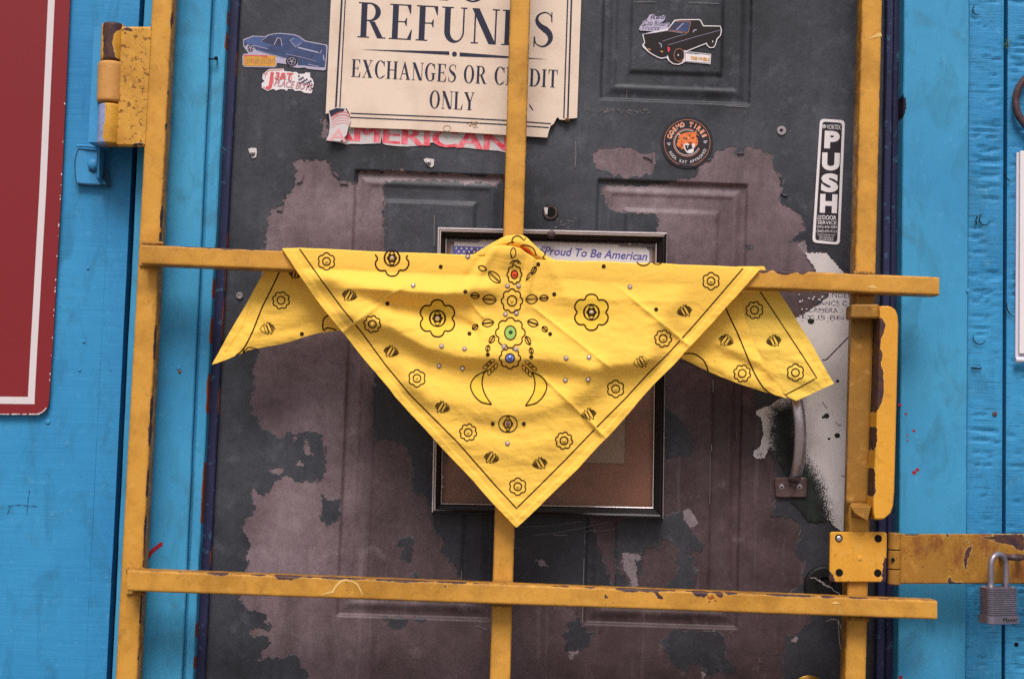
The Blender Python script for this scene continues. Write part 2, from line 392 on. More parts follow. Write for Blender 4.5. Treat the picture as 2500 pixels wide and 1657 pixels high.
YEL = yellow_paint('yellow_gate_paint')
YEL_PIT = yellow_paint('pitted_yellow_paint', pits=.10, olive=.8, base=S(204, 148, 62))
YEL_DIRT = yellow_paint('grimy_yellow_paint', pits=.03, olive=1.0, base=S(146, 102, 44))
YEL_RUST = yellow_paint('rusty_yellow_paint', pits=.04, olive=.9, base=S(152, 106, 42), rust=.75)
YEL_BRIGHT = yellow_paint('bright_yellow_paint', pits=.0, olive=.15, base=S(218, 154, 54))
BLUE = blue_wood('blue_painted_wood')
BLUE_H = blue_wood('blue_painted_siding', base=S(54, 138, 188), grain='h', dirt=.55)
BLUE_CASE = blue_wood('blue_painted_casing', base=S(66, 148, 190), dirt=.8, chipc=S(34, 30, 44))
BLUE_TRIM = blue_wood('blue_painted_trim', base=S(68, 152, 194), dirt=.8, chipc=S(136, 74, 56))
BLUE_ROUGH = blue_wood('blue_rough_sawn_wood', base=S(58, 142, 190), rough_sawn=1, grain='h')
BLUE_METAL = plain('blue_painted_steel', S(62, 140, 192), .5, .12, 40, .09, bump=.4, bscale=150)
NAVY = blue_wood('navy_jamb_paint', base=S(42, 42, 74), chipc=S(110, 60, 48), dirt=.0)
NAVYD = plain('dark_gap', S(12, 11, 18), .9)
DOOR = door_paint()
CLOTH = cloth('yellow_cotton', (.90, .53, .082))
CLOTH_B = cloth('yellow_cotton_back', (.90, .57, .095))
INK = plain('brown_black_print', S(52, 32, 20), .8, sp=.05, bump=0, spec=.1)
INK_SOFT = plain('olive_print_fill', S(238, 192, 70), .85, sp=.06, bump=0, spec=.1)
CREAM = aged('aged_cream_sign', S(224, 202, 186), S(190, 158, 140), .5)
SIGNINK = plain('navy_sign_ink', S(40, 40, 62), .5, .12, 60, .1, bump=0)
RED = plain('red_sign_enamel', S(128, 36, 42), .45, .04, 4, .10, bump=.05)
SWHITE = plain('white_sign_stripe', S(212, 200, 204), .45, .03, 10, .05, bump=0)
WHITE = plain('white_vinyl', S(224, 214, 218), .45, .04, 20, .05, bump=0)
WHITE_OLD = aged('dirty_white_vinyl', S(206, 196, 198), S(150, 134, 132), .4)
BLACK = plain('black_vinyl', S(44, 38, 46), .45, .1, 60, .1, bump=0)
CARBLUE = plain('faded_blue_print', S(60, 72, 110), .5, .35, 90, .15, bump=0)
CARBLUE2 = plain('pale_blue_print', S(76, 92, 138), .5, .3, 60, .15, bump=0)
CARDARK = plain('dark_window_print', S(58, 58, 84), .5, .3, 90, .15, bump=0)
PALE = plain('pale_lilac_print', S(176, 166, 190), .5, .1, 90, .1, bump=0)
TRUCK = plain('black_truck_print', S(34, 24, 28), .5, .3, 90, .2, bump=0)
AMBER = plain('amber_print', S(206, 150, 62), .5, .3, 200, .15, bump=0)
REDP = plain('pale_red_print', S(206, 92, 96), .5, .25, 80, .12, bump=0)
REDF = plain('strong_red_print', S(222, 62, 84), .5, .2, 60, .12, bump=0)
PINK = plain('faded_pink_print', S(222, 160, 164), .5, .1, 60, .1, bump=0)
ORANGE = plain('orange_print', S(226, 120, 66), .5, .15, 120, .12, bump=0)
SALMON = plain('salmon_print', S(224, 142, 104), .5, .1, 120, .1, bump=0)
PURPLE = plain('violet_blue_print', S(88, 78, 158), .5, .1, 60, .12, bump=0)
INKGREY = plain('grey_stone_setting', S(120, 100, 90), .5, bump=0)
INKGREEN = plain('green_print', S(146, 178, 92), .8, bump=0)
INKRED = plain('red_orange_print', S(238, 86, 44), .8, bump=0)
INKBLUE = plain('blue_print', S(120, 134, 196), .8, bump=0)
FRAME_BLK = plain('black_frame_lacquer', S(34, 27, 29), .28, .2, 60, .08, bump=.05)
SILVER = plain('aluminium_edge', S(214, 200, 202), .3, .1, 80, .06, metal=.3, bump=.05)
BACKING = aged('brown_backing_board', S(138, 90, 70), S(82, 52, 42), .8, scale=9)
PAPER = aged('grey_brown_paper', S(150, 126, 108), S(120, 96, 82), .5)
GREYCARD = aged('grey_mount_card', S(150, 134, 130), S(110, 92, 86), .5)
STEEL = rusty('worn_grey_steel', S(150, 140, 150), S(110, 88, 84), .5, .72, .38, .75, 30)
STEEL_BRN = rusty('brown_grey_steel', S(190, 176, 182), S(120, 98, 98), .56, .74, .24, .85, 40); STEEL_PL = rusty('brown_plate_steel', S(108, 88, 88), S(70, 48, 44), .4, .62, .4, .5, 50)
LOCK = rusty('laminated_steel', S(150, 142, 160), S(84, 76, 88), .54, .72, .3, .8, 60)
LOCKDARK = plain('lock_side_steel', S(70, 62, 72), .45, .2, 60, .1, metal=.6)
RUST = rusty('dark_rusty_steel', S(92, 74, 80), S(66, 44, 44), .4, .6, .5, .4, 60)
SCREW = plain('zinc_screw', S(176, 166, 168), .35, .1, 200, .08, metal=.7, bump=0)
RUSTSCREW = plain('rusty_screw', S(132, 92, 60), .5, .2, 300, .1, metal=.4, bump=.2)
HOLE = plain('hole_black', S(14, 11, 13), .9, bump=0)
BRASS = plain('dull_brass', S(128, 94, 38), .32, .15, 50, .08, metal=.8)
WEB = plain('cobweb_thread', S(170, 160, 156), .8, bump=0)
MOSS = plain('green_moss', S(92, 112, 30), .9, .3, 300, .1)
REDPAINT = plain('red_paint_dab', S(160, 32, 44), .5, .2, 100, .1)
PLASTIC = plain('grey_white_plastic', S(206, 202, 216), .4, .03, 10, .04, bump=0)
CONC = aged('concrete_paving', S(128, 122, 116), S(90, 86, 80), .5, .85, 3)
def gem(name, col, rough=.12):
    g = G(name); return g.fin(col, rough, .25, None, .9)
GEM_W = gem('clear_crystal', S(214, 196, 190), .1); GEM_Y = gem('yellow_crystal', S(242, 204, 96)); GEM_R = gem('red_crystal', S(226, 80, 40))
GEM_G = gem('dark_green_crystal', S(40, 70, 50)); GEM_B = gem('blue_crystal', S(96, 106, 190)); GEM_P = gem('purple_crystal', S(112, 60, 120)); GEM_K = gem('black_crystal', S(40, 26, 22))
g_ = G('picture_glass'); g_.fin((.95, .93, .92), .06, 0, None, .5); g_.b.inputs['Transmission Weight'].default_value = 1; g_.b.inputs['IOR'].default_value = 1.45
GLASS = g_.mat
# transparent pane with reflection (plain glass would block the daylight behind it)
g_ = G('thin_picture_glass')
_t = g_.nt.nodes.new('ShaderNodeBsdfTransparent'); _gl = g_.nt.nodes.new('ShaderNodeBsdfGlossy'); _gl.inputs['Roughness'].default_value = .08
_lw = g_.nt.nodes.new('ShaderNodeFresnel'); _mx = g_.nt.nodes.new('ShaderNodeMixShader')
_t.inputs[0].default_value = (1, 1, 1, 1)
g_.nt.links.new(_lw.outputs[0], _mx.inputs[0]); g_.nt.links.new(_t.outputs[0], _mx.inputs[1]); g_.nt.links.new(_gl.outputs[0], _mx.inputs[2])
g_.nt.links.new(_mx.outputs[0], g_.nt.nodes['Material Output'].inputs[0])
GLASS = g_.mat

# ------------------------------------------------------------------ builders for boards, bars and plates
def vline(x0, x1, Y):
    a = at(x0, 0, Y); b = at(x1, 1657, Y)
    return lambda z: a[0] + (b[0] - a[0]) * (z - a[2]) / (b[2] - a[2])
ZS = np.concatenate([[GROUND, -1.0, -.75, -.55], np.arange(-.46, .70, .006), [.8, 1.0, 1.15]])
def board(left, right, Yf, Yb, mat, mb=None, chip=None, step=.006, zs=ZS, rnd=.0015, wob=0.0):
    mb = mb or MB(); xl = left if callable(left) else vline(*left, Yf); xr = right if callable(right) else vline(*right, Yf)
    W = abs(xr(0) - xl(0)); k = max(2, int(W / step)); u = np.concatenate([[0, rnd / W], np.linspace(0, 1, k + 1)[1:-1], [1 - rnd / W, 1]])
    Z, U = np.meshgrid(zs, u, indexing='ij'); X = xl(Z) + (xr(Z) - xl(Z)) * U
    if wob: X = X + wob * (fbm(Z * 14 + 3.1, Z * 0 + 9 * W * 100) - .5) * 2 * np.where(U < .5, (1 - 2 * U), (2 * U - 1)) ** 2
    Yv = np.where((U <= 0) | (U >= 1), Yf + rnd, Yf); V = np.stack([X, Yv, Z], -1)
    n, m = V.shape[:2]
    Fs = [(i * m + j, i * m + j + 1, (i + 1) * m + j + 1, (i + 1) * m + j) for i in range(n - 1) for j in range(m - 1)]
    px, py = proj(V); att = {}
    if chip: att['chip'] = chip(px, py, U * W * 1000, (1 - U) * W * 1000)
    mb.add(V, Fs, mat, **att)
    for j in (0, m - 1):
        a = V[:, j]; b = a.copy(); b[:, 1] = Yb; q = np.vstack([a, b])
        mb.add(q, [(i, i + 1, n + i + 1, n + i) for i in range(n - 1)], mat, **({'chip': np.concatenate([att['chip'].reshape(n, m)[:, j]] * 2)} if chip else {}))
    return mb
def bar(mb, a0, a1, b0, b1, depth, mat, chip=None, r=.0028, kf=10, step=.005, caps=True):
    """rounded rectangular tube; a: one long front edge, b: the other; depth goes away from the camera"""
    a0, a1, b0, b1 = (np.array(v, float) for v in (a0, a1, b0, b1)); L = np.linalg.norm(a1 - a0); ns = int(L / step) + 2
    s = np.linspace(0, 1, ns); W = np.linalg.norm(b0 - a0); D = depth; e = .0006
    pr = [(u, 0) for u in np.linspace(r, W - r, kf)] + [(W - r + r * math.sin(t), r - r * math.cos(t)) for t in (.5, 1.05)] + \
         [(W, r), (W, D * .5), (W, D - e), (W - e, D), (e, D), (0, D - e), (0, D * .5), (0, r)] + [(r - r * math.sin(t), r - r * math.cos(t)) for t in (1.05, .5)]
    pr = np.array(pr); k = len(pr)
    A_ = a0 + (a1 - a0) * s[:, None]; B_ = b0 + (b1 - b0) * s[:, None]
    V = A_[:, None] + (B_ - A_)[:, None] * (pr[:, 0] / W)[None, :, None] + np.array([0, 1, 0]) * pr[:, 1][None, :, None]
    Fs = [(i * k + j, i * k + (j + 1) % k, (i + 1) * k + (j + 1) % k, (i + 1) * k + j) for i in range(ns - 1) for j in range(k)]
    att = {}
    if chip:
        att['edge'] = np.broadcast_to(np.exp(-np.minimum(pr[:, 0], W - pr[:, 0]) / .0022), V.shape[:2]); px, py = proj(V); att['chip'] = chip(px, py, np.broadcast_to(pr[:, 0] * 1000, px.shape), np.broadcast_to((W - pr[:, 0]) * 1000, px.shape), np.broadcast_to(pr[:, 1] * 1000, px.shape))
    mb.add(V, Fs, mat, **att)
    if caps:
        mb.add(V[0], [range(k)], mat); mb.add(V[-1], [range(k)], mat)
    return mb
def plate(mb, rows, Y, thick, mat, nx=24, att=None, sub=6.0, bev=.0012):
    """px rows: list of (y, xl, xr); grid front, sides going back"""
    R = np.array(rows, float); ys = []
    for a, b in zip(R[:-1, 0], R[1:, 0]): ys += list(np.linspace(a, b, max(2, int(abs(b - a) / sub) + 1))[:-1])
    ys = np.array(ys + [R[-1, 0]]); xl = np.interp(ys, R[:, 0], R[:, 1]); xr = np.interp(ys, R[:, 0], R[:, 2])
    U = np.linspace(0, 1, nx); PX = xl[:, None] + (xr - xl)[:, None] * U; PY = np.broadcast_to(ys[:, None], PX.shape)
    Yv = np.full(PX.shape, Y); Yv[0] += bev; Yv[-1] += bev; Yv[:, 0] += bev; Yv[:, -1] += bev
    V = at(PX, PY, Yv); n, m = PX.shape
    A = {k: f(PX, PY) for k, f in (att or {}).items()}
    mb.add(V, [(i * m + j, i * m + j + 1, (i + 1) * m + j + 1, (i + 1) * m + j) for i in range(n - 1) for j in range(m - 1)], mat, **A)
    loop = [(0, j) for j in range(m)] + [(i, m - 1) for i in range(1, n)] + [(n - 1, j) for j in range(m - 2, -1, -1)] + [(i, 0) for i in range(n - 2, 0, -1)]
    a = np.array([V[i, j] for i, j in loop]); b = a.copy(); b[:, 1] = Y + thick; q = len(loop)
    AA = {k: np.concatenate([[f[i, j] for i, j in loop]] * 2) for k, f in A.items()}
    mb.add(np.vstack([a, b]), [(i, (i + 1) % q, q + (i + 1) % q, q + i) for i in range(q)], mat, **AA)
    return mb

# ------------------------------------------------------------------ ground
m_ = MB(); m_.add([(-60, -120, GROUND), (60, -120, GROUND), (60, 60, GROUND), (-60, 60, GROUND)], [(0, 1, 2, 3)], CONC)
m_.build('ground', kind='structure')

# ------------------------------------------------------------------ timber wall
YS = -.018                                 # face of the siding left, a touch behind the casings
wall = empty('timber_wall', (-.9, YS, GROUND), 'bright blue painted timber siding wall on both sides of the dark door', 'wall')
m_ = MB(); m_.box(-3, at(540, 800, .03)[0] - .03, .006, .05, GROUND, 1.15, NAVYD)
m_.box(at(2200, 800, .03)[0] + .02, 3, .006, .05, GROUND, 1.15, NAVYD); m_.box(at(540, 800, .03)[0] - .03, at(2200, 800, .03)[0] + .02, .006, .05, .95, 1.15, NAVYD)
m_.build('sheathing', wall)
gapL = vline(342, 260, YS); lipL = vline(289, 208, YS); g0 = vline(40, -42, YS)
def wear(seed, side, amp, thr):
    """chips along one edge: side 'l' or 'r', amp mm"""
    def f(px, py, dl, dr, *_):
        d = dl if side == 'l' else dr
        h = np.maximum(0, fbm(py / 55 + seed, py * 0 + seed * 3.7, 4) - thr) * amp / .2
        return np.where(h > .02, .5 + (h - d) * .35, 0)
    return f
board(lambda z: -2.6 + 0 * z, g0, YS, .006, BLUE_H, step=.05).build('siding_panel', wall)
board(lambda z: g0(z) + .005, lipL, YS, .006, BLUE_H, step=.006, rnd=.0004).build('siding_panel', wall)
board(lipL, gapL, YS - .0005, .006, BLUE_H, step=.006, wob=.0006, rnd=.0004).build('siding_edge', wall)
YR = -.026
rg0, rg1 = vline(2452, 2446, YR), vline(2462, 2455, YR)
def rough_board(l, r):
    mb = MB(); zs = np.concatenate([[GROUND, -.8], np.arange(-.46, .70, .003), [.9, 1.15]])
    k = max(3, int((r(0) - l(0)) / .004)); U = np.linspace(0, 1, k); Z, UU = np.meshgrid(zs, U, indexing='ij'); X = l(Z) + (r(Z) - l(Z)) * UU
    ck = fbm(X * 26, Z * 260, 4); e = np.minimum(UU, 1 - UU) * (r(0) - l(0))
    ed = np.clip(e / .010, 0, 1)                   # planed strip beside the groove
    ck2 = fbm(X * 12 + 40 + Z * 3, Z * 430 + 6 * fbm(X * 30, Z * 30, 2), 3); Yv = YR - .0002 * (ck - .5) * 2 * ed - .0005 * (ck2 - .5) * 2 * ed + .0034 * np.clip((ck2 - .63) / .05, 0, 1) * ed * np.clip((fbm(X * 16, Z * 22, 3) - .42) / .1, 0, 1)
    Yv = np.where(UU >= 1, YR + .002, np.where(UU <= 0, YR + .002, Yv))
    n, m = Z.shape; V = np.stack([X, Yv, Z], -1)
    mb.add(V, [(i * m + j, i * m + j + 1, (i + 1) * m + j + 1, (i + 1) * m + j) for i in range(n - 1) for j in range(m - 1)], BLUE_ROUGH)
    for j in (0, m - 1):
        a = V[:, j]; b = a.copy(); b[:, 1] = .006; mb.add(np.vstack([a, b]), [(i, i + 1, n + i + 1, n + i) for i in range(n - 1)], BLUE_ROUGH)
    return mb
xc = vline(2366, 2357, YR)
rough_board(lambda z: xc(z) + .0012, rg0).build('siding_panel', wall, smooth=True)
rough_board(rg1, lambda z: rg1(z) + .195).build('siding_panel', wall, smooth=True)
board(lambda z: rg1(z) + .201, lambda z: 2.6 + 0 * z, YR, .006, BLUE_H, step=.06).build('siding_panel', wall)
# nail holes and heads in the boards
def nailhead(px, py, Y, r, mat, parent, name='nail_head'):
    m = MB(); m.lathe(at(px, py, Y), (0, -1, 0), [(-.002, r * PXM), (.0012, r * PXM), (.0018, r * PXM * .6), (.0018, .0001)], mat, 10); return m.build(name, parent)
nailhead(117, 1029, YS, 6, BLUE_METAL, wall)
for px, py in ((215, 655), (205, 834), (195, 903)): nailhead(px, py, YS, 3.2, BLUE_METAL, wall)
nailhead(2363, 710, -.034, 5, BLUE_METAL, wall); nailhead(2428, 1010, YR, 6, RUST, wall); nailhead(2476, 1519, YR, 5, HOLE, wall)
nailhead(2481, 1572, YR, 5, HOLE, wall)
m_ = MB(); SCR = plain('dark_blue_scratch', S(30, 72, 112), .7)
for pts in ([(72, 1195), (68, 1225), (65, 1256)], [(20, 1235), (45, 1232), (90, 1236)], [(18, 1255), (24, 1238)]): m_.ribbon(dens(pts, 4), 1.3 + .8 * np.sin(np.arange(len(dens(pts, 4))) * 1.3), YS - .0004, SCR)
m_.build('scratch', wall, kind='stuff')
# old knots and a tear in the rough boards
m_ = MB()
for (cx, cy, r, a0, a1) in ((2404, 535, 13, .2, 4.6), (2484, 745, 26, 1.7, 3.4), (2474, 418, 22, 1.6, 3.3), (2386, 24, 11, 1.0, 4.4), (2392, 822, 16, .4, 3.6)):
    t = np.linspace(a0, a1, 16); m_.ribbon(np.stack([cx + r * np.cos(t), cy + r * 1.15 * np.sin(t)], 1), 3 * np.sin(np.linspace(.15, 3.0, 16)), YR - .0032, NAVYD)
m_.ribbon([(2385, 548), (2382, 538), (2386, 528)], 3, YR - .0032, NAVYD); m_.ribbon([(2370, 898), (2390, 900), (2396, 898)], 4, YR - .0032, NAVYD)
m_.build('wood_knot', wall, kind='stuff')

# ------------------------------------------------------------------ door frame: casings and jambs
YC = -.034
df = empty('door_frame', (0, YC, GROUND), 'blue casing boards and dark navy jambs framing the door', 'door frame')
b_ = board((353, 273), (516, 443), YC, .006, BLUE_TRIM, wob=.0008); b_.build('casing_board', df)
b_ = board((524, 451), (556, 471), YC + .005, .02, BLUE_TRIM, chip=wear(2.1, 'r', 2.2, .56), step=.003, wob=.0008); b_.build('casing_strip', df)
b_ = board((511, 440), (530, 455), YC + .012, .006, BLUE_TRIM, step=.004); b_.build('casing_strip', df)
b_ = board((550, 465), (585, 499), -.010, .03, NAVY, chip=wear(5.3, 'r', 1.6, .56), step=.003); b_.build('jamb', df)
b_ = board((2208, 2192), (2367, 2358), YC, .02, BLUE_CASE, chip=lambda px, py, dl, dr: np.clip(.5 - sdf([(2185, 228), (2204, 232), (2212, 245), (2212, 268), (2206, 286), (2185, 292)], px, py) / 6, 0, 1.2) + 0 * dl, wob=.0006); b_.build('casing_board', df)
b_ = board((2166, 2140), (2182, 2160), -.014, .03, NAVY, step=.003, wob=.0005); b_.build('jamb', df)
b_ = board((2183, 2162), (2200, 2186), -.008, .03, NAVY, chip=wear(3.3, 'r', 2.5, .55), step=.003); b_.build('jamb', df)
m_ = MB(); m_.box(at(560, 800)[0] - .02, at(2190, 800)[0] + .02, -.05, .06, GROUND, GROUND + .03, BLUE_TRIM); m_.build('door_sill', df)
# dab of red paint and red specks
m_ = MB(); m_.ribbon(spl([(358, 1364), (366, 1352), (374, 1342), (384, 1335), (392, 1328), (397, 1328)], 20), 9, YC - .0005, REDPAINT); m_.build('paint_dab', df)
m_ = MB()
for px, py, r in ((2197, 988, 3.5), (2212, 1010, 2.5), (2231, 1051, 3), (2215, 1062, 2), (2240, 1146, 4), (2232, 1153, 4.5), (2199, 1652, 4), (2216, 1075, 1.8)): m_.disc(px, py, r * 1.3, r, YC - .0004, REDPAINT, 9, .3)
m_.build('paint_speck', df, kind='stuff')
m_ = MB(); m_.tube([at(509, 144, YC + .003), at(522, 145, YC - .010)], .0012, NAVYD, 8); m_.lathe(at(529, 145, YC), (0, -1, 0), [(-.003, .0016), (.004, .0016), (.004, .003), (.005, .003)], NAVYD, 8); m_.build('nail_head', df)
nailhead(437, 898, YC, 5, BLUE_METAL, df); nailhead(439, 907, YC, 4, RUSTSCREW, df)

# ------------------------------------------------------------------ the door
door = empty('entry_door', (0, 0, GROUND), 'dark six panel entry door with badly peeling paint behind the yellow gate', 'door')
X0 = at(560, 800)[0] - .012; X1 = at(2150, 800)[0] + .004
xs = np.arange(X0, X1, .002); zs = np.concatenate([np.arange(GROUND + .03, -.42, .02), np.arange(-.42, .68, .002), np.arange(.68, .95, .02)])
XX, ZZ = np.meshgrid(xs, zs); PX, PY = proj(np.stack([XX, 0 * XX, ZZ], -1))
mx = lambda *p: float(np.mean([at(*q)[0] for q in p])); mz = lambda *p: float(np.mean([at(*q)[2] for q in p]))
PL = [(mx((864, 440), (822, 1500)), mx((1234, 440), (1198, 1500))), (mx((1458, 450), (1425, 1520)), mx((1826, 460), (1801, 1530)))]
zt, zb = mz((866, 414), (1232, 426), (1462, 438), (1825, 450)), mz((820, 1503), (1195, 1514), (1425, 1521), (1799, 1536))
zu = mz((1480, 240), (1830, 258)); zl = zb - .165
Hh = np.zeros_like(XX)
for (a, b) in PL:
    for (z0, z1) in ((zb, zt), (zu, .86), (GROUND + .22, zl)):
        d = np.minimum(np.minimum(XX - a, b - XX), np.minimum(ZZ - z0, z1 - ZZ)) * 1000
        h = np.interp(d, [0, 3, 9, 17, 20, 24, 38, 42, 45, 47], [0, -6.5, -6.0, -3.0, -2.8, -4.6, -4.6, -4.2, -1.2, -.6])
        Hh = np.where(d > 0, h, Hh)
Hh += (fbm(XX * 9, ZZ * 9, 3) - .5) * 1.2                      # slightly dented skin
BARE = [
 [(715, 393), (738, 390), (760, 393), (768, 392), (800, 394), (806, 402), (812, 418), (826, 430), (828, 441), (842, 446), (862, 447), (872, 440), (880, 420), (914, 416), (1240, 430), (1240, 441), (1210, 447), (1045, 440), (938, 441), (937, 640), (940, 800), (1000, 830), (1700, 870), (1700, 880), (1830, 880), (1845, 1000), (1890, 1130), (1895, 1220), (1880, 1260), (1930, 1265), (1960, 1290), (1935, 1340), (1960, 1375), (1958, 1400), (1965, 1420), (1920, 1450), (1972, 1500), (1975, 1520), (1950, 1540), (1935, 1555), (1920, 1550), (1912, 1590), (1908, 1700), (750, 1700),
  (752, 1657), (750, 1640), (735, 1625), (730, 1600), (710, 1596), (698, 1604), (635, 1606), (645, 1590), (660, 1566), (655, 1555), (640, 1547), (615, 1554), (612, 1540), (628, 1532), (655, 1540), (660, 1525), (648, 1515), (655, 1505), (640, 1491), (605, 1488), (588, 1460), (590, 1410), (597, 1395), (608, 1380), (608, 1350), (612, 1325), (604, 1315), (592, 1290), (600, 1272), (620, 1255), (625, 1235), (614, 1217), (622, 1197), (640, 1211), (660, 1195), (672, 1175), (678, 1165), (709, 1164), (720, 1174), (735, 1175), (757, 1180), (788, 1166), (796, 1140), (792, 1090), (785, 1065), (765, 1053), (735, 1056), (700, 1057), (686, 1072), (660, 1060), (642, 1050), (632, 1020), (607, 981), (618, 950), (620, 905), (630, 868), (640, 830), (655, 760), (640, 700), (646, 600), (650, 560), (657, 530), (672, 512), (676, 505), (690, 498), (690, 483), (710, 465), (722, 446), (724, 420)],
 [(1448, 372), (1465, 362), (1500, 362), (1552, 360), (1562, 372), (1576, 380), (1596, 376), (1597, 400), (1592, 424), (1560, 434), (1500, 428), (1462, 410), (1445, 395)],
 [(1700, 430), (1702, 412), (1715, 398), (1742, 382), (1756, 366), (1780, 360), (1798, 360), (1800, 374), (1817, 370), (1816, 358), (1850, 364), (1886, 380), (1892, 414), (1903, 428), (1908, 441), (1905, 470), (1912, 495), (1930, 509), (1948, 521), (1960, 542), (1964, 561), (1951, 570), (1927, 588), (1945, 592), (1957, 589), (1967, 588), (1968, 620), (1993, 645), (2015, 700), (2015, 730), (1940, 780), (1900, 800), (1600, 800), (1602, 520), (1530, 520), (1490, 505), (1470, 460), (1480, 448), (1560, 452), (1640, 446)],
 [(782, 290), (795, 285), (804, 300), (798, 335), (784, 330)],
 [(1310, 1366), (1330, 1366), (1341, 1380), (1360, 1380), (1364, 1390), (1347, 1402), (1325, 1400), (1300, 1412), (1294, 1396), (1320, 1388)],
 [(1450, 1376), (1482, 1366), (1498, 1368), (1498, 1436), (1448, 1432)], [(1256, 1365), (1282, 1370), (1290, 1420), (1256, 1418)],
 [(743, 1068), (750, 1070), (753, 1085), (762, 1095), (768, 1112), (755, 1117), (745, 1108)], [(735, 1119), (743, 1136), (725, 1139), (718, 1134)], [(661, 1148), (696, 1145), (690, 1155), (680, 1160)], [(718, 1068), (724, 1066), (722, 1080)], [(1375, 1395), (1388, 1402), (1380, 1412)], [(1402, 1414), (1414, 1410), (1405, 1424)],
]
DARK = [
 [(917, 880), (1050, 1060), (1060, 1250), (1030, 1208), (1010, 1200), (1008, 1175), (1013, 1140), (1000, 1125), (985, 1085), (960, 1078), (945, 1070), (917, 1080), (905, 1000)],
 [(785, 1208), (800, 1218), (812, 1219), (830, 1214), (826, 1280), (812, 1276), (798, 1285), (783, 1270)],
 [(973, 1310), (1012, 1309), (1016, 1320), (1005, 1333), (1007, 1355), (1000, 1371), (988, 1371), (977, 1350), (986, 1337), (972, 1333)],
 [(1000, 1407), (1013, 1393), (1024, 1412)], [(942, 1508), (996, 1509), (990, 1525), (970, 1536), (952, 1528)], [(997, 1508), (1040, 1511), (1030, 1516), (1000, 1514)],
 [(1053, 1262), (1060, 1300), (1050, 1303), (1080, 1315), (1083, 1330), (1075, 1345), (1095, 1360), (1098, 1372), (1112, 1370), (1118, 1395), (1127, 1413), (1140, 1415), (1200, 1425), (1330, 1432), (1500, 1434), (1503, 1270), (1570, 1258), (1620, 1255), (1655, 1250), (1668, 1268), (1688, 1290), (1700, 1310), (1717, 1320), (1716, 1342), (1692, 1348), (1680, 1353), (1695, 1365), (1702, 1400), (1697, 1425), (1690, 1442), (1624, 1436), (1640, 1415), (1655, 1400), (1661, 1381), (1652, 1370), (1650, 1340), (1640, 1320), (1612, 1320), (1608, 1330), (1576, 1335), (1565, 1348), (1518, 1345), (1511, 1360), (1516, 1395), (1528, 1410), (1540, 1432), (1502, 1450), (1430, 1240), (1200, 1230), (1060, 1230)],
 [(1412, 1480), (1420, 1520), (1437, 1530), (1435, 1541), (1449, 1545), (1437, 1555), (1435, 1575), (1415, 1588), (1383, 1584), (1386, 1562), (1372, 1550), (1386, 1535), (1386, 1520), (1404, 1512), (1408, 1490)],
 [(1645, 1537), (1757, 1541), (1765, 1560), (1774, 1575), (1768, 1600), (1785, 1620), (1797, 1642), (1770, 1646), (1755, 1638), (1740, 1650), (1725, 1640), (1705, 1624), (1690, 1619), (1678, 1640), (1650, 1630), (1640, 1605), (1620, 1585), (1618, 1565), (1630, 1550)],
 [(1560, 1340), (1568, 1350), (1570, 1400), (1556, 1400), (1548, 1375)],
 [(1622, 990), (1650, 1010), (1690, 1060), (1688, 1112), (1650, 1112), (1626, 1125)],
 [(1820, 600), (1835, 600), (1840, 610), (1825, 612)],
]
LIGHT = [[(1516, 1346), (1558, 1346), (1566, 1360), (1552, 1367), (1550, 1382), (1556, 1426), (1540, 1428), (1535, 1405), (1522, 1390)],
 [(1655, 1248), (1680, 1240), (1694, 1255), (1700, 1275), (1694, 1290), (1680, 1282), (1668, 1262)], [(1310, 1366), (1330, 1366), (1341, 1380), (1330, 1390)],
 [(1930, 1560), (1940, 1550), (1952, 1556), (1945, 1565), (1926, 1562)], [(1945, 590), (1966, 588), (1968, 618), (1950, 600)], [(1385, 1588), (1410, 1590), (1398, 1608)], [(1708, 1640), (1722, 1642), (1720, 1652), (1712, 1650)]]
inner = (PX > 480) & (PX < 2180) & (PY > -60) & (PY < 1720)
def field(polys, sel):
    f = np.full(PX.shape, 40.0); v = np.full(sel.sum(), 40.0)
    for p in polys: v = np.minimum(v, sdf(p, PX[sel], PY[sel]))
    f[sel] = v; return f
fb = field(BARE, inner); fd = field(DARK, inner); fl = field(LIGHT, inner)
fb = np.maximum(fb, -fd)
edgej = (fbm(PX / 14, PY / 14, 3) - .5) * 7
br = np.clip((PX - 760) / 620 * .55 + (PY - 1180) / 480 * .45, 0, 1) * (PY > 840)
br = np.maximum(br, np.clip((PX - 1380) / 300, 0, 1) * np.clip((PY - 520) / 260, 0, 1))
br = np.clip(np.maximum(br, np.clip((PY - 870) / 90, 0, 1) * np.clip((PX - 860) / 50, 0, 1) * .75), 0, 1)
n, k = XX.shape
Fs = [(i * k + j, i * k + j + 1, (i + 1) * k + j + 1, (i + 1) * k + j) for i in range(n - 1) for j in range(k - 1)]
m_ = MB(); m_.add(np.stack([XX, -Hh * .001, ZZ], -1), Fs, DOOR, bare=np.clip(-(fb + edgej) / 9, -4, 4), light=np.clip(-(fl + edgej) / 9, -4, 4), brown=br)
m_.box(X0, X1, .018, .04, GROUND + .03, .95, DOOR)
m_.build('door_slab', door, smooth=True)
DY = -.0012                                     # things stuck on the door sit just proud of its skin
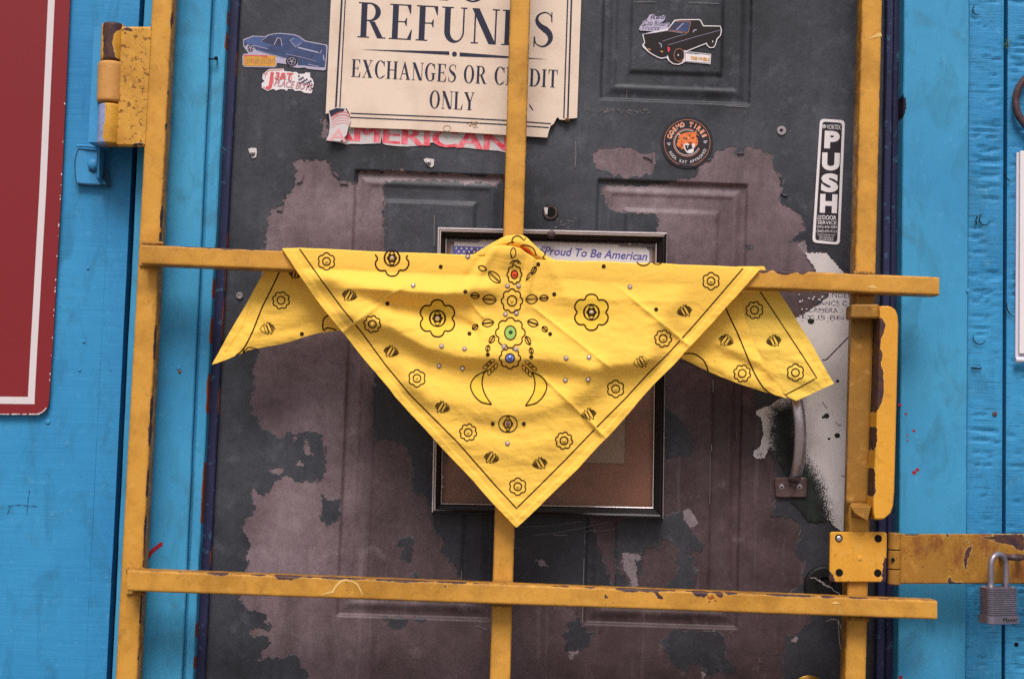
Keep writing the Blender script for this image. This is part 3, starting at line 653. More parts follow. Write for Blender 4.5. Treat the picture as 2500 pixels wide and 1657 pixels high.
# lifted curls of paint round the bare patches
m_ = MB(); rr = random.Random(3); PCURL = plain('paint_curl', S(70, 68, 76), .6)
for p in ([(724, 446), (738, 440), (742, 425)], [(806, 404), (812, 420), (828, 432), (830, 446), (850, 449)], [(1592, 376), (1594, 392), (1584, 384), (1570, 381)], [(1800, 374), (1817, 370), (1816, 362)], [(1903, 428), (1910, 442), (1904, 450)], [(1906, 470), (1914, 474), (1925, 476)], [(676, 512), (690, 513), (692, 498)], [(1655, 400), (1690, 402), (1700, 410)], [(1725, 388), (1738, 388)]):
    q = dens(p, 5); wv = 3.4 * np.sin(np.linspace(.3, 2.9, len(q)))
    a = at(q[:, 0], q[:, 1], -.0006); b = at(q[:, 0] + rr.uniform(-1, 1), q[:, 1] + wv, -.0028); L = len(q)
    m_.add(np.vstack([a, b]), [(i, i + 1, L + i + 1, L + i) for i in range(L - 1)], PCURL)
m_.build('paint_curl', door, kind='stuff')
# scratches, scuffs
SCUFF = plain('pale_scuff', S(116, 110, 112), .8, .2, 200, .2)
m_ = MB()
for p, wd in (([(1262, 1286), (1330, 1284), (1420, 1272)], 1.2), ([(1300, 1306), (1360, 1300), (1440, 1284), (1490, 1272)], 1.4), ([(1350, 1306), (1385, 1306)], 2.6), ([(1428, 1298), (1445, 1294), (1470, 1296), (1502, 1290)], 1.4), ([(1427, 1300), (1427, 1330)], 1.0), ([(1452, 1290), (1452, 1300)], 2.6),
              ([(1162, 1527), (1178, 1532), (1188, 1536)], 2.2), ([(806, 881), (822, 884), (838, 887)], 2.4), ([(620, 968), (640, 972), (690, 978)], .9), ([(1741, 926), (1741, 958)], 2.6), ([(1737, 1085), (1737, 1100)], 2.4), ([(1734, 1100), (1733, 1230)], 1.2), ([(1426, 1362), (1424, 1426)], 2.0), ([(1423, 1480), (1422, 1520)], 1.8), ([(1127, 1392), (1126, 1414)], 1.6),
              ([(1405, 345), (1406, 380), (1403, 410)], 2.0), ([(1548, 5), (1600, 4)], 1.4), ([(1680, 6), (1755, 9)], 1.6), ([(1060, 525), (1060, 600)], 2.0), ([(1770, 258), (1828, 262)], 1.6)):
    m_.ribbon(dens(p, 6), wd, DY, SCUFF)
for i in range(60):
    x = 1424 + rr.random() * 165; m_.ribbon([(x, 266 + (x - 1424) * .05 + rr.gauss(0, 4)), (x + rr.uniform(2, 9), 267 + (x - 1424) * .05 + rr.gauss(0, 4))], rr.uniform(.5, 1.4), DY, SCUFF)
for i in range(26):
    x = 1350 + rr.random() * 50; y = 535 + rr.random() * 25; m_.ribbon([(x, y), (x + rr.uniform(1, 4), y + rr.uniform(-2, 2))], rr.uniform(.8, 2.6), DY, SCUFF)
m_.build('scuff_mark', door, kind='stuff')
# fixings left in the door
def old_screw(px, py, scrap=None, r=6.5, mat=SCREW):
    m = MB()
    if scrap: m.slab(scrap, DY - .0006, .0008, WHITE_OLD)
    c = at(px, py, DY - .0004); m.lathe(c, (0, -1, 0), [(-.004, r * PXM * .9), (.0012, r * PXM), (.0026, r * PXM * .75), (.003, r * PXM * .3), (.003, .0001)], mat, 14)
    m.ribbon([(px - r * .5, py), (px + r * .5, py)], 1.6, DY - .0036, HOLE); m.ribbon([(px, py - r * .5), (px, py + r * .5)], 1.6, DY - .0036, HOLE)
    return m.build('screw', door)
old_screw(617, 375, [(606, 364), (614, 361), (626, 362), (627, 372), (625, 384), (616, 387), (611, 378)])
old_screw(1046, 398, [(1034, 390), (1040, 386), (1060, 389), (1059, 404), (1054, 409), (1043, 404)])
m_ = MB()
m_.lathe(at(585, 722, DY), (0, -1, 0), [(-.002, .0054), (.0006, .0056), (.0022, .0044), (.0022, .0030), (.0004, .0028), (.0004, .0001)], SCREW, 8); m_.build('screw_socket', door)
m_ = MB(); m_.lathe(at(1908, 319, DY), (0, -1, 0), [(-.002, .0072), (.0012, .0066), (.0014, .0026), (-.0004, .0020), (-.0004, .0001)], plain('filler_ring', S(150, 140, 146), .5), 18); m_.build('filled_hole', door)
m_ = MB(); m_.disc(1907, 318, 3.5, 3.5, DY - .0018, HOLE, 10); m_.build('pin_hole', door)
# broken peep hole
ph = MB(); c = at(1344, 518, 0)
ph.poly(ell(1344, 518, 19, 18, 24) + np.array([[rr.uniform(-1.5, 1.5), rr.uniform(-1.5, 1.5)] for _ in range(24)]), DY - .0006, HOLE)
peep = ph.build('peephole', door)
m_ = MB(); m_.add([at(*p) for p in ((1328, 506, DY - .0012), (1338, 507, DY - .0012), (1336, 524, DY - .0012), (1331, 522, DY - .0012))], [(0, 1, 2, 3)], WHITE_OLD); m_.ring(1344, 518, 15, 15, 4.5, DY - .0010, RUST, 20); m_.build('broken_sleeve', peep)
# ------------------------------------------------------------------ the yellow security gate
YP, YRL = -.090, -.122                       # fronts of uprights and of cross rails
gate = empty('security_gate', (0, YP, GROUND), 'yellow painted square tube security gate closed across the peeling door', 'gate')
def vbar(name, x0, x1, w0, w1, chip=None, mat=YEL, depth=.031):
    l = vline(x0, x1, YP); r = vline(w0, w1, YP); z0, z1 = GROUND + .05, 1.05
    mb = MB(); bar(mb, (l(z0), YP, z0), (l(z1), YP, z1), (r(z0), YP, z0), (r(z1), YP, z1), depth, mat, chip)
    return mb.build(name, gate, smooth=True)
def vchip(seed, hand=(), amp=2.2, thr=.55):
    def f(px, py, ua, ub, yd):
        h = np.maximum(0, fbm(py / 40 + seed, 0 * py + seed * 2.3, 5) - thr) * amp / .2
        for (y0, y1, dep) in hand: h = np.maximum(h, dep * np.clip(1 - (abs(py - (y0 + y1) / 2) / ((y1 - y0) / 2)) ** 3, 0, 1) * (.6 + .8 * fbm(py / 12, 0 * py + 7, 2)))
        side = np.where(yd > .5, np.minimum(ua, ub) * 0, ub)
        return np.where((h > .03) & (ub < 12), .5 + (h - side - np.where(yd > .5, np.maximum(0, yd - 4) * .3, 0)) * .4, 0)
    return f
vbar('upright', 371, 281, 421.5, 334.5, vchip(1.2, [(795, 830, 2.0), (965, 995, 1.6), (1030, 1090, 3.0), (1145, 1180, 1.5), (500, 560, 2.0), (565, 600, 2.6)]))
vbar('centre_bar', 1246, 1195.5, 1295, 1246, vchip(4.4, amp=1.0, thr=.62))
vbar('upright', 2105, 2063.5, 2154.5, 2114.5, vchip(7.1, [(215, 250, 1.0)], amp=1.0, thr=.6))
def hbar(name, L, R, chip):
    """L,R: (x, top y, bottom y)"""
    a0, a1 = at(L[0], L[1], YRL), at(R[0], R[1], YRL); b0, b1 = at(L[0], L[2], YRL), at(R[0], R[2], YRL)
    mb = MB(); bar(mb, a0, a1, b0, b1, .0315, YEL, chip, kf=14, step=.003)
    return mb.build(name, gate, smooth=True)
def hchip(seed, hand=(), amp=1.6, thr=.56):
    def f(px, py, ua, ub, yd):
        h = np.maximum(0, fbm(px / 34 + seed, 0 * px + seed * 1.9, 5) - thr) * amp / .15
        for (x0, x1, dep) in hand: h = np.maximum(h, dep * np.clip(1 - (abs(px - (x0 + x1) / 2) / ((x1 - x0) / 2)) ** 4, 0, 1) * (.5 + 1.0 * fbm(px / 10, 0 * px + 3, 3)))
        d = np.where(yd > .5, np.maximum(0, yd - 6) * .2, ua)
        v = np.where((h > .03) & (ua < 14) & (yd < 12), .5 + (h - d) * .4, 0)
        return v
    return f
hbar('cross_rail', (345, 597, 645), (2293, 676, 721), hchip(2.2, [(430, 700, 1.5), (1850, 1880, 5.0), (1890, 1945, 5.5), (1945, 1972, 4.0)]))
hand2 = hchip(6.6, [(505, 560, 2.6), (668, 735, 5.0), (790, 880, 2.4), (930, 1030, 2.6), (1500, 1618, 3.6), (1690, 1730, 7), (1748, 1765, 8), (1770, 1800, 3), (1870, 1990, 2.2)])
def lowchip(px, py, ua, ub, yd):
    v = hand2(px, py, ua, ub, yd)
    for P in ([(1598, 1447), (1606, 1445), (1612, 1452), (1620, 1456), (1618, 1464), (1608, 1462)], [(1475, 1450), (1480, 1448), (1484, 1458), (1481, 1464), (1478, 1460)], [(1082, 1430), (1088, 1428), (1090, 1432), (1084, 1434)]):
        v = np.maximum(v, np.where(yd < .5, np.clip(.5 - sdf(P, px, py, 12) / 5, 0, 1.2), 0))
    return v
hbar('cross_rail', (311, 1390.5, 1442.5), (2288, 1466, 1512), lowchip)
# weld beads where rails meet uprights
def weld(p0, p1, Y, r=.0030):
    a, b = at(*p0, Y), at(*p1, Y); k = 22; t = np.linspace(0, 1, k)[:, None]; P = a + (b - a) * t + np.array([[rr.gauss(0, .0004), rr.gauss(0, .0004), rr.gauss(0, .0006)] for _ in range(k)])
    m = MB(); m.tube(P, [r * (.7 + .6 * rr.random()) for _ in range(k)], YEL_DIRT, 8); m.build('weld_bead', gate, smooth=True)
for (xa, xb, y, s_) in ((349, 398, 594, .5), (343, 392, 647, .5), (1234, 1283, 637, 2), (1232, 1281, 685, 2), (2084, 2135, 667, 2), (2081, 2132, 716, 2), (311, 352, 1389, 1), (312, 352, 1446, 1), (1204, 1253, 1420, 2), (1200, 1250, 1474, 2), (2070, 2121, 1459, 2), (2069, 2119, 1507, 2)):
    weld((xa, y), (xb, y + s_), YP - .0012)
# scuffs of old graffiti on the rails, paint drips on the post, rust spot
m_ = MB(); PALEY = plain('pale_rubbed_paint', S(220, 176, 108), .6, .15, 200, .12); RSPOT = plain('rust_spot', S(150, 76, 38), .8, .4, 400, .2)
for p, wd in (([(782, 1452), (800, 1446), (812, 1444), (820, 1430), (832, 1418), (845, 1415), (862, 1419), (873, 1426), (880, 1440), (886, 1452)], [1, 4, 6, 6, 7, 5, 4, 5, 4, 1]), ([(2118, 702), (2130, 699), (2142, 704)], [1, 8, 1]), ([(2030, 1472), (2040, 1470), (2052, 1472)], [1, 6, 1])):
    q = np.array(p, float); m_.ribbon(q, wd, YRL - .0004, PALEY)
q = np.array([(2120, 96), (2133, 90), (2144, 86), (2152, 84)], float); m_.ribbon(q, [1, 5, 9, 10], YP - .0004, PALEY)
for i in range(16):
    a = rr.random() * 6.28; R_ = abs(rr.gauss(0, 7)) ; m_.disc(1735 + R_ * math.cos(a), 1458 + R_ * .8 * math.sin(a), rr.uniform(1, 4), rr.uniform(1, 3), YRL - .0004, RSPOT, 8, a)
m_.build('rubbed_mark', gate, kind='stuff')

# hinge on the left upright
hin = MB()
pit = lambda px, py: np.clip(.5 - np.minimum(np.minimum(sdf([(300, 70), (312, 66), (324, 74), (318, 80)], px, py, 15), sdf([(365, 60), (380, 52), (388, 80), (376, 88)], px, py, 15)), sdf([(325, 357), (352, 354), (350, 349), (322, 350)], px, py, 15)) / 8, 0, 1.1)
plate(hin, [(66, 296, 372.5), (70, 294, 372), (220, 288, 364), (352, 282, 356.5), (357, 284, 356)], YP - .0012, .010, YEL_PIT, nx=26, att={'chip': pit}, sub=4, bev=.002)
hinge = hin.build('hinge_leaf', gate, smooth=False)
def knuckle(y0, y1, x0, x1, r, mat, chips=None, Y=-.083):
    a = at(x0, y0, Y); b = at(x1, y1, Y); ax = b - a; L = np.linalg.norm(ax); mb = MB()
    pr = [(0, .0005), (0, r * .86), (.0015, r * .97), (.003, r)] + [(h, r) for h in np.arange(.006, L - .004, .003)] + [(L - .003, r), (L - .0015, r * .97), (L, r * .86), (L, .0005)]
    n = 40; axn = ax / L; u = np.array([1, 0, 0]) - axn * axn[0]; u /= np.linalg.norm(u); v = np.cross(axn, u); t = np.arange(n) * 2 * math.pi / n
    V = np.vstack([a + axn * h + q * (np.cos(t)[:, None] * u + np.sin(t)[:, None] * v) for h, q in pr]); k = len(pr)
    px, py = proj(V); front = V[:, 1] < Y
    mb.add(V, [(j * n + i, j * n + (i + 1) % n, (j + 1) * n + (i + 1) % n, (j + 1) * n + i) for j in range(k - 1) for i in range(n)], mat, chip=np.where(front, chips(px, py), 0) if chips else 0 * px)
    return mb.build('hinge_knuckle', gate, smooth=True)
KN = yellow_paint('chipped_hinge_paint', pits=.03, olive=.9, base=S(206, 148, 48)); KO = yellow_paint('orange_hinge_paint', pits=.01, olive=.1, base=S(198, 142, 80))
KB = yellow_paint('blue_chipped_paint', pits=.03, olive=.8, base=S(204, 148, 50))
# the chips on the lowest knuckle show an older grey blue coat
for nd in KB.node_tree.nodes:
    if nd.type == 'MIX' and not nd.inputs[6].is_linked and tuple(round(c, 3) for c in nd.inputs[6].default_value[:3]) == tuple(round(c, 3) for c in S(62, 42, 52)):
        nd.inputs[6].default_value = (*S(142, 152, 188), 1); nd.inputs[7].default_value = (*S(126, 134, 170), 1)
knuckle(60, 152, 277, 273, .0158, KN, lambda px, py: np.clip(.5 - sdf([(252, 52), (300, 52), (296, 72), (278, 80), (274, 110), (282, 140), (300, 152), (252, 155)], px, py) / 9, 0, 1.3))
knuckle(154, 252, 271, 268, .0178, KO)
knuckle(256, 355, 270, 265, .0160, KB, lambda px, py: np.clip(.5 - sdf([(236, 250), (258, 252), (256, 290), (250, 330), (258, 352), (266, 356), (232, 360)], px, py) / 9, 0, 1.3))
m_ = MB(); m_.box(at(272, 100)[0] - .002, at(262, 100)[0] + .018, -.083, -.02, at(260, 352, -.083)[2] + .002, at(260, 62, -.083)[2] - .004, BLUE_METAL); m_.build('hinge_wall_leaf', gate)

# handle on the right upright: bar held off the post by two welded lugs
YH = -.124
hd = MB()
peel = [(2140, 776), (2154, 776), (2162, 792), (2158, 812), (2150, 830), (2149, 850), (2155, 862), (2150, 890), (2156, 905), (2157, 930), (2158, 960), (2152, 985), (2143, 1000), (2136, 1012), (2126, 1010), (2134, 900)]
pr2 = [(1130, 1100), (1150, 1190)]
ga = lambda px, py: np.clip(.5 - np.minimum.reduce([sdf(peel, px, py), sdf([(2130, 1048), (2140, 1040), (2142, 1075), (2136, 1100), (2130, 1090)], px, py), sdf([(2128, 1150), (2136, 1140), (2138, 1200), (2130, 1215)], px, py)]) / 7, 0, 1.3)
plate(hd, [(747, 2152, 2168), (750, 2146, 2178), (757, 2146, 2186), (770, 2147, 2191), (790, 2147, 2193), (1000, 2140, 2188), (1200, 2132, 2183), (1235, 2131, 2180), (1252, 2132, 2174), (1264, 2135, 2160), (1268, 2138, 2152)], YH, .036, YEL_BRIGHT, nx=22, att={'chip': ga}, sub=4, bev=.0018)
hd.build('handle_bar', gate)
m_ = MB(); plate(m_, [(743, 2084, 2142), (746, 2080, 2147), (772, 2078, 2147), (776, 2080, 2146)], YH + .003, .032, YEL_DIRT, nx=12, sub=4); m_.build('handle_lug', gate)
m_ = MB()
a = [at(*p) for p in ((2078, 1226, YP - .001), (2127, 1229, YP - .001), (2127, 1229 + 8, YH + .004), (2074, 1234, YH + .004), (2078, 1262, YP - .001), (2122, 1270, YP - .001), (2118, 1272, YH + .004), (2086, 1252, YH + .004))]
m_.add(a, [(0, 1, 2, 3), (3, 2, 6, 7), (7, 6, 5, 4), (0, 3, 7, 4), (1, 5, 6, 2)], YEL_DIRT); m_.build('handle_lug', gate, bevel=.001)
m_ = MB(); plate(m_, [(772, 2079, 2131), (1000, 2072, 2124), (1228, 2066, 2118)], YP - .0035, .0035, YEL_DIRT, nx=14); m_.build('backing_strip', gate)

# hasp: bolted plate, hinge knuckles and the long strap
YHP = -.0965
hp = MB(); plate(hp, [(1298, 2031, 2160), (1300, 2028, 2163), (1304, 2027, 2165), (1414, 2025, 2163), (1418, 2026, 2162), (1420, 2029, 2158)], YHP, .006, YEL_BRIGHT, nx=30, sub=4, att={'chip': lambda px, py: np.clip(.5 - np.minimum(sdf([(2024, 1390), (2032, 1400), (2044, 1424), (2022, 1424)], px, py, 12), sdf([(2158, 1360), (2168, 1360), (2168, 1420), (2150, 1420)], px, py, 12)) / 12, 0, .8) * .92})
hpo = hp.build('hasp_plate', gate)
m_ = MB()
for px, py in ((2144, 1314), (2049, 1397), (2143, 1398)):
    m_.lathe(at(px, py, YHP), (0, -1, 0), [(-.001, .0055), (.0003, .0053), (.0004, .0050)], HOLE, 18)
m_.build('bolt_hole', hpo, kind='stuff')
m_ = MB(); m_.lathe(at(2048, 1313, YHP), (0, -1, 0), [(-.001, .0056), (.0004, .0054)], HOLE, 18); m_.lathe(at(2048, 1314, YHP), (0, -1, 0), [(0, .0040), (.0016, .0038), (.0024, .0022), (.0024, .0001)], SCREW, 10); m_.build('bolt', hpo)
m_ = MB(); m_.lathe(at(2099, 1362, YHP), (0, -1, 0), [(-.001, .0042), (.0008, .0032), (.0004, .0012), (.0002, .0001)], YEL_BRIGHT, 16); m_.build('dimple', hpo, smooth=True)
for y0, y1, mt in ((1300, 1341, YEL_DIRT), (1343, 1388, YEL_RUST), (1390, 1426, YEL_DIRT)):
    a = at(2184, y0, YHP + .004); b = at(2183, y1, YHP + .004); L = np.linalg.norm(b - a)
    m_ = MB(); m_.lathe(a, b - a, [(0, .0005), (0, .0078), (.0012, .0090), (L - .0012, .0090), (L, .0078), (L, .0005)], mt, 22); m_.build('hasp_knuckle', gate, smooth=False)
m_ = MB(); m_.disc(2180, 1366, 5, 5.5, YHP - .0054, HOLE, 10); m_.build('pin_hole', gate)
rust_s = [[(2355, 1350), (2362, 1335), (2374, 1330), (2368, 1350), (2362, 1365), (2360, 1388), (2353, 1384)], [(2308, 1303), (2318, 1302), (2315, 1314)], [(2360, 1318), (2365, 1318), (2364, 1326)], [(2425, 1304), (2500, 1304), (2500, 1345), (2482, 1340), (2470, 1330), (2430, 1322)], [(2316, 1405), (2322, 1408), (2320, 1424), (2312, 1424)], [(2395, 1312), (2430, 1306), (2425, 1318)], [(2210, 1302), (2250, 1302), (2250, 1306), (2210, 1306)], [(2320, 1418), (2350, 1421), (2348, 1426), (2318, 1426)]]
sp = MB(); plate(sp, [(1303, 2196, 2620), (1305, 2194, 2620), (1421, 2192, 2620), (1424, 2194, 2620)], YHP + .001, .005, YEL_RUST, nx=90, sub=4, att={'chip': lambda px, py: np.clip(.5 - np.minimum.reduce([sdf(p, px, py, 25) for p in rust_s]) / 10, 0, 1.2)})
sp.build('hasp_strap', gate)

# ------------------------------------------------------------------ staple and padlock
YS2 = YHP + .001
st = MB(); t = np.linspace(0, math.pi, 18); c = at(2464, 1360, YS2)
st.tube(np.vstack([c + [-.0115, .05, .001]] + [c + np.array([-.0115 * math.cos(a), -.014 - .012 * math.sin(a), .002]) for a in t] + [c + [.0115, .05, .001]]), .0042, RUST, 12)
st.build('lock_staple', None, True, 'dark rusty steel staple through the hasp that the padlock hangs from', 'staple')
YL = YS2 - .026
lock = empty('padlock', at(2440, 1475, YL), 'laminated steel padlock hanging shackled from the rusty hasp strap', 'padlock')
ctr = at(2437, 1432, YL); ang = math.radians(24); cu = np.array([math.cos(ang), -math.sin(ang) * -1, 0]); cu = np.array([math.cos(ang), math.sin(ang), 0]); cv = np.array([-math.sin(ang), math.cos(ang), 0])
tilt = math.tan(math.radians(1.6))
def lockring(z, hw, hd, r=.008, n=6, mats=None):
    pts = []
    for sx, sy, a0 in ((1, 1, 0), (-1, 1, math.pi / 2), (-1, -1, math.pi), (1, -1, 1.5 * math.pi)):
        for a in np.linspace(a0, a0 + math.pi / 2, n): pts.append(((hw - r) * sx + r * math.cos(a), (hd - r) * sy + r * math.sin(a)))
    return np.array([ctr + cu * x + cv * y + np.array([z * tilt, 0, -z]) for x, y in pts])
def loft(mb, rings, mat):
    n = len(rings[0]); V = np.vstack(rings); k = len(rings)
    mb.add(V, [(j * n + i, j * n + (i + 1) % n, (j + 1) * n + (i + 1) % n, (j + 1) * n + i) for j in range(k - 1) for i in range(n)] + [tuple(range(n)), tuple(range((k - 1) * n, k * n))], mat)
HW, HD = .0262, .0132
for i in range(13):
    z = i * .00285; mb = MB(); g2 = .0 if i else .0
    loft(mb, [lockring(z, HW - .0013, HD - .0013), lockring(z + .0005, HW, HD), lockring(z + .0019, HW, HD), lockring(z + .0025, HW - .0013, HD - .0013), lockring(z + .00285, HW - .0013, HD - .0013)], LOCK)
    mb.build('lock_plate', lock)
mb = MB(); loft(mb, [lockring(.0371, HW - .001, HD - .001), lockring(.0378, HW + .0014, HD + .0014), lockring(.0478, HW + .0016, HD + .0016), lockring(.0492, HW + .0004, HD + .0004)], LOCK); mb.build('lock_base', lock)
mb = MB()                                   # rivets on the top plate
for x in (-.019, .019):
    for y in (-.007, .007): mb.lathe(ctr + cu * x + cv * y, (0, 0, 1), [(-.001, .0030), (.0006, .0028), (.0014, .0016), (.0015, .0001)], STEEL, 10)
mb.build('lock_rivet', lock, kind='stuff')
sh = MB(); R_ = .0135
sh.tube(np.vstack([[ctr + cu * -R_ + np.array([0, 0, z]) for z in (-.004, .006, .018, .030)], [ctr + cu * (-R_ * math.cos(a)) + np.array([0, 0, .030 + R_ * 1.05 * math.sin(a)]) for a in np.linspace(.15, math.pi - .15, 14)], [ctr + cu * R_ + np.array([0, 0, z]) for z in (.030, .018, .006, -.004)]]), .0042, STEEL, 14)
sh.build('shackle', lock, smooth=True)
V, Fs, W_ = font('Master', 0); L = .026; mb = MB()
P3 = np.array([ctr + cu * (-.006 + x / W_ * L) + cv * (-HD - .0018) + np.array([.0455 * tilt, 0, -.0455 + y * .0055]) for x, y in V]); mb.add(P3, Fs, HOLE); mb.build('lettering', lock)

# ------------------------------------------------------------------ door furniture
# pull handle on the latch side
ph_ = empty('pull_handle', at(1942, 1080, DY), parent=door)
c0, c1 = at(1918, 900, 0), at(1936, 1172, 0)
t = np.linspace(0, 1, 26); P = c0 + (c1 - c0) * t[:, None]; P[:, 1] = -.004 - .040 * np.clip(np.sin(math.pi * t), 0, 1) ** .55
P[:, 0] += .006 * np.sin(math.pi * t)
def oval(mb, P, ra, rb, mat, n=16):
    T = np.gradient(P, axis=0); T /= np.linalg.norm(T, axis=1)[:, None]; V = []; a = np.arange(n) * 2 * math.pi / n
    for p, tt in zip(P, T):
        u = np.array([1., 0, 0]); u -= tt * u.dot(tt); u /= np.linalg.norm(u); v = np.cross(tt, u)
        V.append(p + np.cos(a)[:, None] * u * ra + np.sin(a)[:, None] * v * rb)
    k = len(P); mb.add(np.vstack(V), [(j * n + i, j * n + (i + 1) % n, (j + 1) * n + (i + 1) % n, (j + 1) * n + i) for j in range(k - 1) for i in range(n)] + [tuple(range(n)), tuple(range((k - 1) * n, k * n))], mat)
mb = MB(); oval(mb, P, .0088, .0048, STEEL_BRN); mb.build('grip', ph_, smooth=True)
for cy, cx in ((1189, 1930), (884, 1914)):
    mb = MB(); s_ = 38
    plate(mb, [(cy - 24, cx - s_ + 2, cx + s_ - 1), (cy - 21, cx - s_, cx + s_ + 1), (cy + 22, cx - s_ + 2, cx + s_), (cy + 25, cx - s_ + 4, cx + s_ - 2)], DY - .0045, .0045, STEEL_PL, nx=12, sub=4, bev=.0012); mb.build('mounting_plate', ph_)
    for dx in (-21, 22):
        mb = MB(); mb.lathe(at(cx + dx, cy - 1, DY - .0046), (0, -1, 0), [(-.001, .0044), (.0004, .0044), (.0016, .0030), (.0018, .0001)], SCREW if dx > 0 else STEEL_BRN, 14); mb.disc(cx + dx, cy, 2.6, 2.6, DY - .0068, HOLE, 8); mb.build('screw', ph_)
# lock cylinder hole and the knob that rises into the bottom of the picture
mb = MB(); mb.lathe(at(2012, 1430, DY), (0, -1, 0), [(-.001, .030), (.004, .029), (.006, .026), (.006, .014), (.002, .013), (.002, .0001)], plain('black_escutcheon', S(20, 17, 19), .6, .1, 50), 30); mb.build('lock_cylinder', door)
mb = MB(); c = at(1977, 1701, DY); mb.lathe(c, (0, -1, 0), [(-.001, .031), (.003, .030), (.006, .016), (.030, .013), (.036, .020), (.044, .0255), (.054, .026), (.060, .022), (.063, .012), (.063, .0001)], BRASS, 32); mb.build('door_knob', door, smooth=True)
# ------------------------------------------------------------------ serif capitals for the refunds sign (cap height 1)
def q2(pts): return ('p', np.array(pts, float))
def rect(x0, x1, y0, y1): return q2([(x0, y0), (x1, y0), (x1, y1), (x0, y1)])
def arc(cx, cy, rx, ry, a0, a1, tx, ty, n=22):
    """ring piece: outer radii rx, ry; thickness tx at the sides and ty at top and bottom"""
    a = np.radians(np.linspace(a0, a1, n)); o = np.stack([cx + rx * np.cos(a), cy + ry * np.sin(a)], 1); i = np.stack([cx + (rx - tx) * np.cos(a), cy + (ry - ty) * np.sin(a)], 1)
    return ('s', o, i)
TK, TN, SE, SW = .155, .042, .034, .075
def serif(x0, x1, y): return rect(x0 - SW, x1 + SW, 0, SE) if y == 0 else rect(x0 - SW, x1 + SW, 1 - SE, 1)
def stem(x, w_=TK, ser=(0, 1)): return [rect(x, x + w_, SE if 0 in ser else 0, 1 - SE if 1 in ser else 1)] + [serif(x, x + w_, y) for y in ser]
def diag(x0, y0, x1, y1, w_): return q2([(x0, y0), (x0 + w_, y0), (x1 + w_, y1), (x1, y1)])
def GL(c):
    if c == 'R': return stem(.08) + [arc(.30, .735, .29, .265, -90, 90, .14, TN), rect(.235, .30, 1 - TN, 1), rect(.235, .30, .47, .47 + TN), q2([(.30, .47), (.44, .47), (.66, SE), (.74, SE), (.74, 0), (.52, 0)])], .76
    if c in 'EF':
        p = stem(.08) + [rect(.235, .56, 1 - SE, 1), q2([(.56, 1), (.56, .74), (.54, .74), (.46, 1 - SE), (.42, 1 - SE), (.42, 1)]), rect(.235, .44, .49, .49 + SE), q2([(.44, .62), (.46, .62), (.46, .39), (.44, .39), (.40, .49), (.40, .52)])]
        if c == 'E': return p + [rect(.235, .58, 0, SE), q2([(.60, .30), (.58, .30), (.48, SE), (.42, SE), (.42, 0), (.58, 0)])], .64
        return p, .60
    if c == 'U': return [rect(.08, .08 + TK, .32, 1 - SE), serif(.08, .08 + TK, 1), rect(.56, .56 + TN, .32, 1 - SE), serif(.57, .59, 1), ('s', *[np.stack([np.array(v[0]), np.array(v[1])], 1) for v in ((.341 + .261 * np.cos(np.radians(np.linspace(180, 360, 24))), .32 + .335 * np.sin(np.radians(np.linspace(180, 360, 24)))), (.3975 + .1625 * np.cos(np.radians(np.linspace(180, 360, 24))), .32 + .265 * np.sin(np.radians(np.linspace(180, 360, 24)))))])], .70
    if c == 'N': return [rect(.10, .10 + TN, SE, 1 - SE), serif(.10, .10 + TN, 0), diag(.03, 1, .49, 0, .19), rect(.64, .64 + TN, .0, 1 - SE), serif(.64, .64 + TN, 1)], .76
    if c == 'D': return stem(.08) + [arc(.29, .5, .42, .5, -90, 90, .16, TN), rect(.235, .29, 1 - TN, 1), rect(.235, .29, 0, TN)], .74
    if c == 'O': return [arc(.37, .5, .34, .52, 0, 360, .155, TN, 44)], .74
    if c in 'CG':
        p = [arc(.40, .5, .36, .52, 48, 312, .16, TN, 34), q2([(.60, .92), (.655, 1.0), (.675, 1.0), (.675, .66), (.65, .66), (.60, .82)])]
        if c == 'G': return p + [rect(.52, .66, .09, .42), rect(.45, .74, .42, .42 + SE)], .76
        return p + [q2([(.60, .08), (.67, .22), (.70, .20), (.64, .06)])], .72
    if c == 'X': return [diag(.04, 1, .46, 0, .19), q2([(.10, SE), (.14, SE), (.60, 1 - SE), (.555, 1 - SE)]), rect(.0, .27, 1 - SE, 1), rect(.46, .68, 1 - SE, 1), rect(.0, .22, 0, SE), rect(.40, .70, 0, SE)], .72
    if c == 'H': return stem(.08) + stem(.53) + [rect(.235, .53, .49, .49 + TN)], .77
    if c == 'A': return [q2([(.10, SE), (.145, SE), (.40, .93), (.37, 1.0), (.345, 1.0)]), q2([(.345, 1.02), (.39, 1.02), (.70, SE), (.53, SE), (.31, .86)]), rect(.21, .50, .31, .31 + TN), rect(.03, .23, 0, SE), rect(.46, .76, 0, SE)], .77
    if c == 'S':
        P = spl([(.50, .74), (.47, .90), (.32, .985), (.15, .90), (.11, .74), (.20, .60), (.34, .50), (.45, .38), (.48, .22), (.40, .08), (.27, .015), (.11, .09), (.06, .27)], 60)
        wd = np.interp(np.linspace(0, 1, len(P)), [0, .12, .25, .42, .5, .6, .78, .9, 1], [.03, .03, .05, .14, .18, .15, .06, .03, .03])
        t = np.gradient(P, axis=0); nn = np.stack([-t[:, 1], t[:, 0]], 1); nn /= np.linalg.norm(nn, axis=1)[:, None]
        return [('s', P + nn * wd[:, None] / 2, P - nn * wd[:, None] / 2), q2([(.475, 1.0), (.505, 1.0), (.515, .70), (.485, .72)]), q2([(.045, 0), (.075, 0), (.08, .28), (.045, .30)])], .58
    if c == 'L': return stem(.08) + [rect(.235, .56, 0, SE), q2([(.58, .32), (.56, .32), (.47, SE), (.42, SE), (.42, 0), (.56, 0)])], .61
    if c == 'I': return stem(.08), .34
